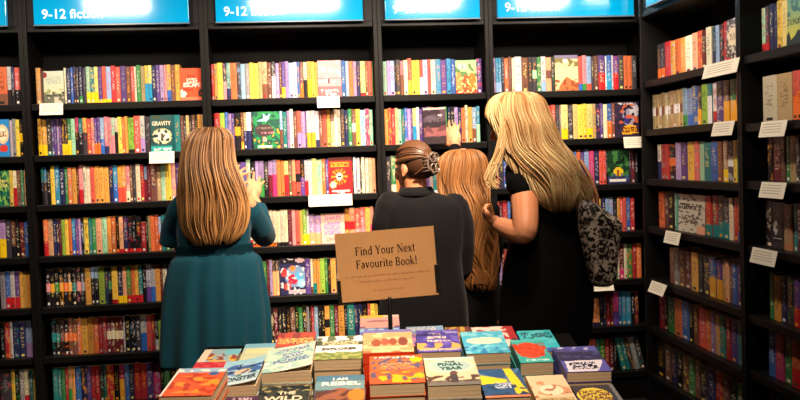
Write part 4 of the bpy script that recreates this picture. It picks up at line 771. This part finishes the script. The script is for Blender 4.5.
def legs(mb, hipL, hipR, Y, foot_yaw=0, zt=None):
    for hp, sx in ((hipL, -1), (hipR, 1)):
        a = math.radians(foot_yaw); fw = HF*math.cos(a)-HR*math.sin(a)
        kn = V3((hp.x, hp.y, hp.z*.54))+fw*.015; an = V3((hp.x, hp.y, .085))-fw*.02
        limb(mb, [hp, (hp+kn)/2+fw*.01, kn, (kn*.6+an*.4)-fw*.018, an], [.082, .072, .054, .055, .036])
        mb.ell(an+fw*.055+V3((0, 0, -.042)), .042, .12, .04, Matrix((HR*math.cos(a)+HF*math.sin(a), fw, V3((0, 0, 1)))).transposed())
def shoes(parent, hips, foot_yaw, m):
    a = math.radians(foot_yaw); fw = HF*math.cos(a)-HR*math.sin(a); A = Matrix((HR*math.cos(a)+HF*math.sin(a), fw, V3((0, 0, 1)))).transposed()
    for hp in hips:
        mb = MB(); an = V3((hp.x, hp.y, .085))-fw*.02
        mb.ell(an+fw*.055+V3((0, 0, -.04)), .048, .132, .044, A); mb.tube([an+fw*.0+V3((0, 0, -.03)), an+V3((0, 0, .03))], [.047, .045], 12)
        Q = MB(); Q.v = [(x, y, max(z, .002)) for x, y, z in mb.v]; Q.f = mb.f; Q.voxel('shoe', m, parent, .008, 3)
BLACKC = mat('black_cloth', (9, 9, 11), .85, .12, bump=.15, bscale=350)
BLAZER = mat('black_blazer_cloth', (19, 18, 21), .85, .15, bump=.2, bscale=500, sheen=.06)
TEAL = mat('teal_dress_cloth', (4, 62, 80), .75, .15, bump=.08, bscale=200, sheen=.08)
SHOE = mat('black_leather', (20, 18, 18), .4, .5)
def person(lab, loc): return tag(empty('person', loc=loc), lab, 'person')
def fix(root):
    for o in root.children: o.matrix_parent_inverse = root.matrix_world.inverted()

# --- woman in the teal dress
Y1 = 4.5; r = person('woman with long straight auburn hair in a teal dress, hands raised to the shelf', at(214, 300, Y1)*1); r.location.z = 0
bpy.context.view_layer.update()
mb = MB(); A, L = head(mb, at(213, 154, Y1), 0, -4, .98); p = lambda x, y, Y=Y1: at(x, y, Y)
limb(mb, [p(213, 172), p(213, 196)], [.055, .058]); loft(mb, [(194,186,242,Y1,.06),(206,180,248,Y1,.085),(228,182,247,Y1,.1),(248,184,245,Y1,.09),(275,176,252,Y1,.12),(300,176,252,Y1,.12),(312,184,244,Y1,.08)])
limb(mb, [p(183,204), p(176,228,4.62), p(180,232,4.66), p(206,204,4.77), p(226,182,4.86)], [.047, .042, .04, .037, .027])
limb(mb, [p(246,204), p(259,224,4.6), p(265,236,4.68), p(260,216,4.78), p(253,198,4.87)], [.047, .042, .04, .038, .027])
hand(mb, p(226,182,4.86), p(246,163,4.93), HF+V3((0,0,-.5)), -1, (.1,.16,.24,.34), .92, .7)
hand(mb, p(253,198,4.87), p(257.5,168,4.95), HF+HR*-.2, 1, (.1,.16,.26,.34), .95, .5)
hips = (p(198,305), p(230,304)); legs(mb, *hips, Y1); mb.voxel('body', SKIN, r, .005, 3); eyes(r, L, A, .98)
def fold1(t, a): return max(0, t-.42)*.12*math.sin(a*9+math.sin(a*3)*1.5) + (.012+.03*max(0, t-.42))*math.sin(a*19+math.sin(a*4)) * (1 if t > .42 else .5)
mb = MB(); loft(mb, [(187,199,229,Y1,.062),(193,186,243,Y1,.075),(203,179,249,Y1,.1),(222,177,251,Y1,.116),(238,177,251,Y1,.11),(248,178,251,Y1,.106),(254,176,254,Y1,.118),(260,170,260,Y1,.14),(282,164,264,Y1,.16),(312,161,268,Y1,.172),(342,160,269,Y1,.18),(362,160,269,Y1,.184)], n=120, steps=96, fold=fold1)
def sleeve(pts, rad): mb.tube([V3(q) for q in pts], rad, 20, True, False)
sleeve([p(187,203), p(181,212,4.52), p(175,230,4.57), p(172,246,4.58)], [.062, .066, .066, .062])
sleeve([p(240,203), p(249,212,4.53), p(260,229,4.61), p(264.5,236,4.67), p(262,224,4.74), p(257.5,208,4.82)], [.06, .062, .058, .056, .05, .046])
mb.voxel('dress', TEAL, r, .0065, 4)
mb = MB(); loft(mb, [(244,176.5,252.5,Y1,.113),(246,176,253,Y1,.115),(251,176,253,Y1,.115),(254,176.5,253.5,Y1,.118)], n=90, fold=lambda t, a: .012*math.sin(a*31))
mb.obj('waistband', mat('gathered_dark_teal', (3, 38, 50), .8, .1), r, True)
HM1 = hair_mat('auburn_hair', (70, 40, 26), (208, 152, 94))
long_hair('hair', r, HM1, [(127.5,203,217,4.49,.03),(130,194,227,4.49,.065),(137,186,233,4.485,.1),(150,181,235,4.48,.115),(165,179,237,4.455,.12),(182,177,244,4.43,.115),(198,176.5,250,4.42,.105),(213,178,251,4.41,.1),(228,181,247,4.405,.085),(238,186,241,4.4,.07),(246,194,233,4.4,.05)], n=620, wave=.003, wf=2.6, seed=3, ombre=.5, cut=lambda t, a: t > .2 and math.sin(a) > .45, tips=.07)
shoes(r, hips, 0, SHOE); fix(r)

# --- girl in the black blazer
Y2 = 4.12; r = person('girl in a black blazer with brown hair pinned up by a claw clip', at(420, 300, Y2)); r.location.z = 0
bpy.context.view_layer.update()
p = lambda x, y, Y=Y2: at(x, y, Y)
mb = MB(); A, L = head(mb, p(413.5, 167), 45, -6, .93)
limb(mb, [p(415,176), p(416,196)], [.05, .054]); loft(mb, [(195,404,434,Y2,.05),(206,394,451,Y2,.075),(250,388,460,Y2,.1),(300,386,462,Y2,.1),(335,386,462,Y2,.1),(350,394,452,Y2,.07)])
limb(mb, [p(391,208), p(386,240,4.13), p(385,262,4.15), p(392,275,4.24), p(402,283,4.3)], [.045,.04,.037,.034,.026]); limb(mb, [p(455,210), p(460,240,4.13), p(460,264,4.15), p(453,276,4.24), p(444,284,4.3)], [.045,.04,.037,.034,.026])
hand(mb, p(402,283,4.3), p(414,288,4.34), V3((0,0,-1)), -1, s=.88); hand(mb, p(444,284,4.3), p(434,288,4.34), V3((0,0,-1)), 1, s=.88)
hips = (p(408,345), p(441,344)); legs(mb, *hips, Y2, 10); mb.voxel('body', SKIN, r, .005, 3); eyes(r, L, A, .93)
mb = MB(); loft(mb, [(190,404,428,Y2,.056),(194,397,438,Y2,.068),(199,388,453,Y2,.088),(210,381,463,Y2,.105),(235,384,463,Y2,.115),(265,387,461,Y2,.112),(300,380,467,Y2,.125),(330,377,469,Y2,.132),(352,376,470,Y2,.135)], n=60, fold=lambda t, a: .012*math.sin(a*5+t*6)+.006*math.sin(a*11-t*14))
sl = [.062,.06,.056,.052,.046,.042]
mb.tube([p(390,205), p(385.5,222,4.12), p(384,245,4.13), p(383,266,4.15), p(390,276,4.22), p(399,282,4.28)], sl, 18); mb.tube([p(455,207), p(460.5,224,4.12), p(462,246,4.13), p(461,268,4.15), p(455,277,4.22), p(447,283,4.28)], sl, 18)
cc = p(416, 189)
mb.voxel('blazer', BLAZER, r, .006, 4)
mb = MB(); rs = []
for i in range(26):
    a = math.radians(-205+i*230/25); d_ = HR*math.cos(a)+HF*math.sin(a); q = cc+HR*math.cos(a)*.062+HF*math.sin(a)*.06+V3((0, 0, -.004-.03*max(0, math.sin(a))))
    rs.append([q+V3((0,0,.012)), q+d_*.006+V3((0,0,.014)), q+d_*.026-V3((0,0,.022)), q+d_*.022-V3((0,0,.026)), q+d_*.001-V3((0,0,.01))])
mb.rings(rs).obj('collar', BLAZER, r, True)
mb = MB(); loft(mb, [(338,384,462,Y2,.115),(350,386,460,Y2,.115),(372,386,460,Y2,.11)]); 
for hp in hips:
    mb.tube([hp, V3((hp.x, hp.y, hp.z*.54)), V3((hp.x, hp.y, .1))], [.09, .072, .06], 16, True, False)
mb.voxel('trousers', BLACKC, r, .008, 3)
HM2 = hair_mat('brown_hair', (44, 26, 17), (122, 80, 52))
clip_d = V3((0, -.86, .1)).normalized(); rn = random.Random(4); paths = []
def sph(d_, k): return L(d_.x*.076*k, -.008+d_.y*.096*k, .02+d_.z*.096*k)
for i in range(520):
    u_ = rn.uniform(0, 1); side_ = rn.choice((-1, 1))
    if u_ < .55: d0 = V3((rn.uniform(-.75, .75), .8, .75+rn.uniform(-.15, .2)))       # hairline above the brow
    elif u_ < .8: d0 = V3((side_*1.0, .35+rn.uniform(-.2, .3), .1+rn.uniform(-.1, .4)))   # temples, above the ear
    else: d0 = V3((side_*rn.uniform(.1, .9), -.55, -.75))                     # nape
    d0.normalize(); k0 = rn.uniform(1.01, 1.07); P = []
    for j in range(15):
        t = j/14; q = d0.lerp(clip_d, t*.97).normalized() if d0.dot(clip_d) > -.95 else clip_d
        P.append(sph(q, k0+.02*math.sin(t*3.1)))
    paths.append(P)
un = MB(); un.ell(L(0, -.016, .026), .0755*.93*1.0, .0945*.93, .0935*.95, A)
# the twist of hair gathered in the clip
for i in range(150):
    a = rn.uniform(0, 6.28); rr_ = rn.uniform(.6, 1); P = []
    for j in range(12):
        t = j/11; an = a+t*2.6; P.append(L(math.cos(an)*.034*rr_*math.sin(.35+t*2.5), -.108+math.sin(an)*.026*rr_*math.sin(.35+t*2.5), -.055+t*.115))
    paths.append(P)
un.ell(L(0, -.106, .0), .03, .024, .052, A)
strands('hair', r, HM2, paths, .0024, 4, under=un)
mb = MB()
for sx in (-1, 1):                                    # two curled jaws with teeth
    for zz in (.026, -.022):
        mb.tube([L(sx*.012+sx*.016*math.cos(q), -.134-.008*math.sin(q*.5), zz+.02*math.sin(q)) for q in [x*.45 for x in range(15)]], .0036, 7)
    mb.tube([L(sx*.005, -.13, .05), L(sx*.024, -.128, .03), L(sx*.03, -.12, 0), L(sx*.026, -.122, -.03), L(sx*.008, -.128, -.048)], .0045, 8)
    for k in range(5): mb.tube([L(sx*.029, -.12, .03-k*.015), L(sx*.036, -.1, .028-k*.015), L(sx*.03, -.084, .026-k*.015)], .0028, 6)
mb.obj('claw_clip', mat('grey_tortoiseshell', (120, 104, 96), .18, .7, var=.7, vscale=60), r, True)
shoes(r, hips, 10, SHOE); fix(r)

# --- girl with strawberry-blonde hair reaching up
Y3 = 4.56; r = person('girl with long wavy strawberry-blonde hair, one arm raised to a dark book', at(470, 300, Y3)); r.location.z = 0
bpy.context.view_layer.update()
p = lambda x, y, Y=Y3: at(x, y, Y)
mb = MB(); A, L = head(mb, p(463, 170), 12, 6, .93)
limb(mb, [p(465,182), p(467,200)], [.05, .052]); loft(mb, [(198,452,482,Y3,.055),(208,448,490,Y3,.075),(250,448,490,Y3,.09),(300,446,492,Y3,.1),(325,450,488,Y3,.08)])
limb(mb, [p(450,208), p(453,192,4.64), p(455.5,179,4.76), p(455,163,4.83), p(455,146,4.885)], [.042,.038,.035,.031,.023]); limb(mb, [p(489,210), p(494,245,4.55), p(492,270,4.65), p(482,272,4.78)], [.042,.036,.034,.025])
hand(mb, p(455.5,146.5,4.885), p(449.5,117,4.93), HF+HR*.25, 1, (.03,.42,.55,.62), 1.0, .34, 1.0); hand(mb, p(482,272,4.78), p(474,268,4.88), V3((0,0,-1)), 1, s=.85)
hips = (p(454,322), p(482,322)); legs(mb, *hips, Y3, 5); mb.voxel('body', SKIN, r, .005, 3); eyes(r, L, A, .93)
mb = MB(); loft(mb, [(194,456,480,Y3,.058),(203,446,490,Y3,.08),(225,444,494,Y3,.1),(262,446,492,Y3,.1),(300,443,496,Y3,.115),(335,440,498,Y3,.12)], n=50, fold=lambda t, a: .02*t*math.sin(a*7))
mb.tube([p(450,206), p(453,192,4.64), p(455.5,179,4.76), p(455,164,4.83), p(455,149,4.876)], [.055,.05,.046,.042,.034], 16); mb.tube([p(488,208), p(494,245,4.55), p(492,270,4.65), p(485,271.5,4.74)], [.055,.048,.044,.034], 16)
mb.voxel('black_top', BLACKC, r, .006, 4)
mb = MB(); loft(mb, [(325,442,496,Y3,.112),(345,442,496,Y3,.11)])
for hp in hips: mb.tube([hp, V3((hp.x, hp.y, hp.z*.54)), V3((hp.x, hp.y, .1))], [.085, .066, .055], 16, True, False)
mb.voxel('trousers', BLACKC, r, .008, 3)
HM3 = hair_mat('strawberry_hair', (78, 44, 22), (204, 138, 78))
long_hair('hair', r, HM3, [(149.5,456,470,4.540,.03),(151.5,447,479,4.540,.07),(158,440,486,4.530,.1),(170,436.5,488.5,4.525,.112),(184,438,489,4.510,.11),(200,442,491,4.470,.1),(220,449,493,4.440,.09),(240,455,495,4.430,.08),(260,460,497,4.425,.07),(278,465,498,4.420,.055),(292,472,494,4.415,.03)], n=700, wave=.016, wf=2.6, seed=8, rad=.0025, ombre=.2, cut=lambda t, a: t > .14 and math.sin(a) > .4, tips=.14)
shoes(r, hips, 5, SHOE); fix(r)

# --- blonde woman with the handbag
Y4 = 3.95; r = person('woman with long wavy blonde hair in a sleeveless black top, looking left', at(548, 300, Y4)); r.location.z = 0
bpy.context.view_layer.update()
p = lambda x, y, Y=Y4: at(x, y, Y)
mb = MB(); A, L = head(mb, p(514, 124), 64, -14, 1.0)
limb(mb, [p(520,140), p(536,170)], [.054, .06]); loft(mb, [(170,520,574,Y4,.07),(184,514,584,3.96,.1),(205,514,584,3.96,.11),(235,514,582,3.96,.105),(262,508,586,3.96,.115),(290,506,588,3.96,.125),(312,508,584,3.96,.12),(325,520,572,3.96,.08)])
limb(mb, [p(524,184,3.9), p(525,205,3.83), p(525.5,224,3.77), p(524,233,3.76), p(513,231,3.83), p(503,226.5,3.93), p(498,224,3.98)], [.058,.056,.052,.047,.046,.038,.03])
limb(mb, [p(580,184,4.02), p(585,215,4.1), p(583,242,4.16), p(570,240,4.28), p(555,236,4.36)], [.05,.045,.042,.036,.026])
hand(mb, p(499,224.5,3.98), p(487,216,4.03), V3((0,0,.4))+HR*.6+HF*.3, 1, (.6,.7,.75,.8), .95); hand(mb, p(555,236,4.36), p(543,232,4.42), V3((0,0,1)), -1, s=.9)
hips = (p(531,318,3.97), p(564,318,3.97)); legs(mb, *hips, Y4, 30); mb.voxel('body', SKIN, r, .005, 3); eyes(r, L, A, 1)
mb = MB(); loft(mb, [(166,524,566,3.95,.07),(172,516,576,3.95,.085),(184,510,587,3.965,.11),(205,512,588,3.965,.125),(228,511,587,3.965,.122),(248,508,586,3.965,.12),(268,504,590,3.965,.132),(292,502,592,3.965,.142),(318,501,591,3.965,.142),(350,500,586,3.965,.13)], n=60, fold=lambda t, a: .008*math.sin(a*4+t*9)+.005*math.sin(a*13+t*20))
mb.tube([p(516,172,3.91), p(521,182,3.87), p(523,189,3.86)], [.05, .066, .06], 16)
mb.voxel('black_top', BLACKC, r, .006, 4)
mb = MB(); loft(mb, [(318,502,590,3.965,.14),(345,501,586,3.965,.132),(372,502,580,3.965,.12)])
for hp in hips: mb.tube([hp, V3((hp.x, hp.y, hp.z*.54)), V3((hp.x, hp.y, .1))], [.095, .08, .07], 16, True, False)
mb.voxel('trousers', BLACKC, r, .008, 3)
HM4 = hair_mat('blonde_hair', (186, 128, 72), (255, 228, 172))
R4 = [(92.5,505,525,3.95,.035),(95,495,537,3.95,.08),(102,488,545,3.95,.105),(114,485.5,550,3.945,.115),(124,489,554,3.93,.118),(134,494,557,3.92,.115),(146,499,563,3.905,.11),(156,505,572,3.88,.106),(168,513,580,3.86,.105),(182,522,587,3.85,.095),(194,532,590,3.84,.08),(205,543,587,3.84,.06),(213,554,579,3.84,.03)]
long_hair('hair', r, HM4, R4, n=1000, wave=.012, wf=2.0, seed=21, ombre=.4, rad=.0024, cut=lambda t, a: t > .2 and math.sin(a) > .3, tips=.13)
paths = []
for i in range(55):                                   # the lock falling in front of the shoulder
    ox, oy, ph = rn.gauss(0, .010), rn.gauss(0, .010), rn.uniform(-.4, .4); P = []
    for k in range(20):
        t = k/19; x, y, Y = spl([(500,106,3.88),(502,122,3.85),(502,140,3.85),(500,156,3.85),(493.5,170,3.85),(489,180,3.86),(494,186,3.86)], t)
        P.append(p(x, y, Y)+HR*(ox*(.5+t*.7)+.006*math.sin(t*8+ph))+V3((0, 0, oy)))
    paths.append(P)
strands('front_lock', r, HM4, paths, .0026, 9)
shoes(r, hips, 30, SHOE); fix(r)

# --- handbag
def snake():
    m = bpy.data.materials.new('snakeskin_print'); m.use_nodes = True; nt = m.node_tree; b_ = nt.nodes['Principled BSDF']
    tc = nt.nodes.new('ShaderNodeTexCoord'); v_ = nt.nodes.new('ShaderNodeTexVoronoi'); v_.inputs['Scale'].default_value = 75; v_.feature = 'F1'
    n = nt.nodes.new('ShaderNodeTexNoise'); n.inputs['Scale'].default_value = 22; n.inputs['Detail'].default_value = 3
    nt.links.new(tc.outputs['Object'], n.inputs['Vector']); nt.links.new(tc.outputs['Object'], v_.inputs['Vector'])
    n.inputs['Scale'].default_value = 38; n.inputs['Distortion'].default_value = 1.2; v_.inputs['Scale'].default_value = 90
    mm = nt.nodes.new('ShaderNodeMath'); mm.operation = 'MULTIPLY'; nt.links.new(v_.outputs['Distance'], mm.inputs[0]); mm.inputs[1].default_value = -.22
    ad = nt.nodes.new('ShaderNodeMath'); ad.operation = 'ADD'; nt.links.new(mm.outputs[0], ad.inputs[0]); nt.links.new(n.outputs['Fac'], ad.inputs[1])
    cr = nt.nodes.new('ShaderNodeValToRGB'); e = cr.color_ramp.elements; e[0].position = .34; e[0].color = lin((24, 19, 20))+(1,); e[1].position = .48; e[1].color = lin((214, 198, 184))+(1,)
    nt.links.new(ad.outputs[0], cr.inputs['Fac']); nt.links.new(cr.outputs['Color'], b_.inputs['Base Color']); b_.inputs['Roughness'].default_value = .35
    return m
YB = 3.81
g = tag(empty('handbag', loc=at(600, 286, YB)), 'slouchy snakeskin-print handbag hanging at the blonde woman\'s side', 'handbag')
bpy.context.view_layer.update()
mb = MB(); loft(mb, [(199,578,588,YB,.02),(205,577,598,YB,.04),(214,577,609,YB,.055),(223,578,620,YB,.06),(232,579.5,620,YB,.065),(248,583,618,YB,.07),(266,587,617,YB,.072),(280,589,615,YB,.068),(286,594,610,YB,.04)], n=48, fold=lambda t, a: .03*math.sin(a*5+t*7)+.02*math.sin(a*9-t*5))
mb.voxel('bag_body', snake(), g, .006, 3)
mb = MB()
for dx in (0, .022):
    mb.tube([at(586,205,YB)+HF*dx, at(599,212,YB)+HF*dx, at(597,196,YB)+HF*dx, at(591,178,3.84)+HF*dx, at(582,161,3.88)+HF*(dx+.02), at(574,160,3.98)+HF*dx, at(578,176,4.08)+HF*dx, at(592,196,4.08), at(597,212,3.9)], [.008]*9, 8)
mb.obj('strap', mat('tan_strap_leather', (206, 140, 104), .45, .4), g, True); fix(g)

# ------------------------------------------------------------------ lamps
def area(name, loc, target, sx, sy, power, col, spread=180):
    l = bpy.data.lights.new(name, 'AREA'); l.shape = 'RECTANGLE'; l.size = sx; l.size_y = sy; l.energy = power; l.color = col; l.spread = math.radians(spread)
    o = bpy.data.objects.new(name, l); C.objects.link(o); o.location = loc; o.rotation_euler = (V3(target)-V3(loc)).to_track_quat('-Z', 'Y').to_euler(); return o
WARM = (1, .82, .63)
for x, sx, pw in ((-1.95, .3, 6), (-.97, .34, 9.0), (.08, .5, 12.5), (.90, .36, 9.5), (1.62, .3, 7.5)):
    area('shelf_downlight', (x, D-.94, ZC+.985), (x, D, ZC+.14), sx, .09, pw*.96, WARM, 112)
area('side_downlight', (S-.85, 4.0, ZC+1.2), (S, 4.2, ZC+.2), .2, .08, 7, WARM, 120)
area('side_downlight', (S-.85, 3.0, ZC+1.2), (S, 3.3, ZC+.2), .2, .08, 5.5, WARM, 120)
area('table_spotlight', (.3, .75, 2.6), (.12, 2.45, .8), .16, .16, 8, (1, .76, .54), 60)
area('table_downlight', (.4, 2.5, 2.68), (.25, 2.62, .8), .2, .2, 8, (1, .76, .54), 70)
area('aisle_downlight', (.75, 3.0, 2.7), (.3, 4.2, 1.4), .25, .25, 24, (1, .78, .56), 62)
wd = bpy.data.worlds.new('world'); wd.use_nodes = True; wd.node_tree.nodes['Background'].inputs[0].default_value = (.06, .05, .045, 1); wd.node_tree.nodes['Background'].inputs[1].default_value = .1
bpy.context.scene.world = wd
vs = bpy.context.scene.view_settings; vs.view_transform = 'Standard'; vs.look = 'None'; vs.exposure = 0; vs.gamma = 1; vs.use_curve_mapping = False
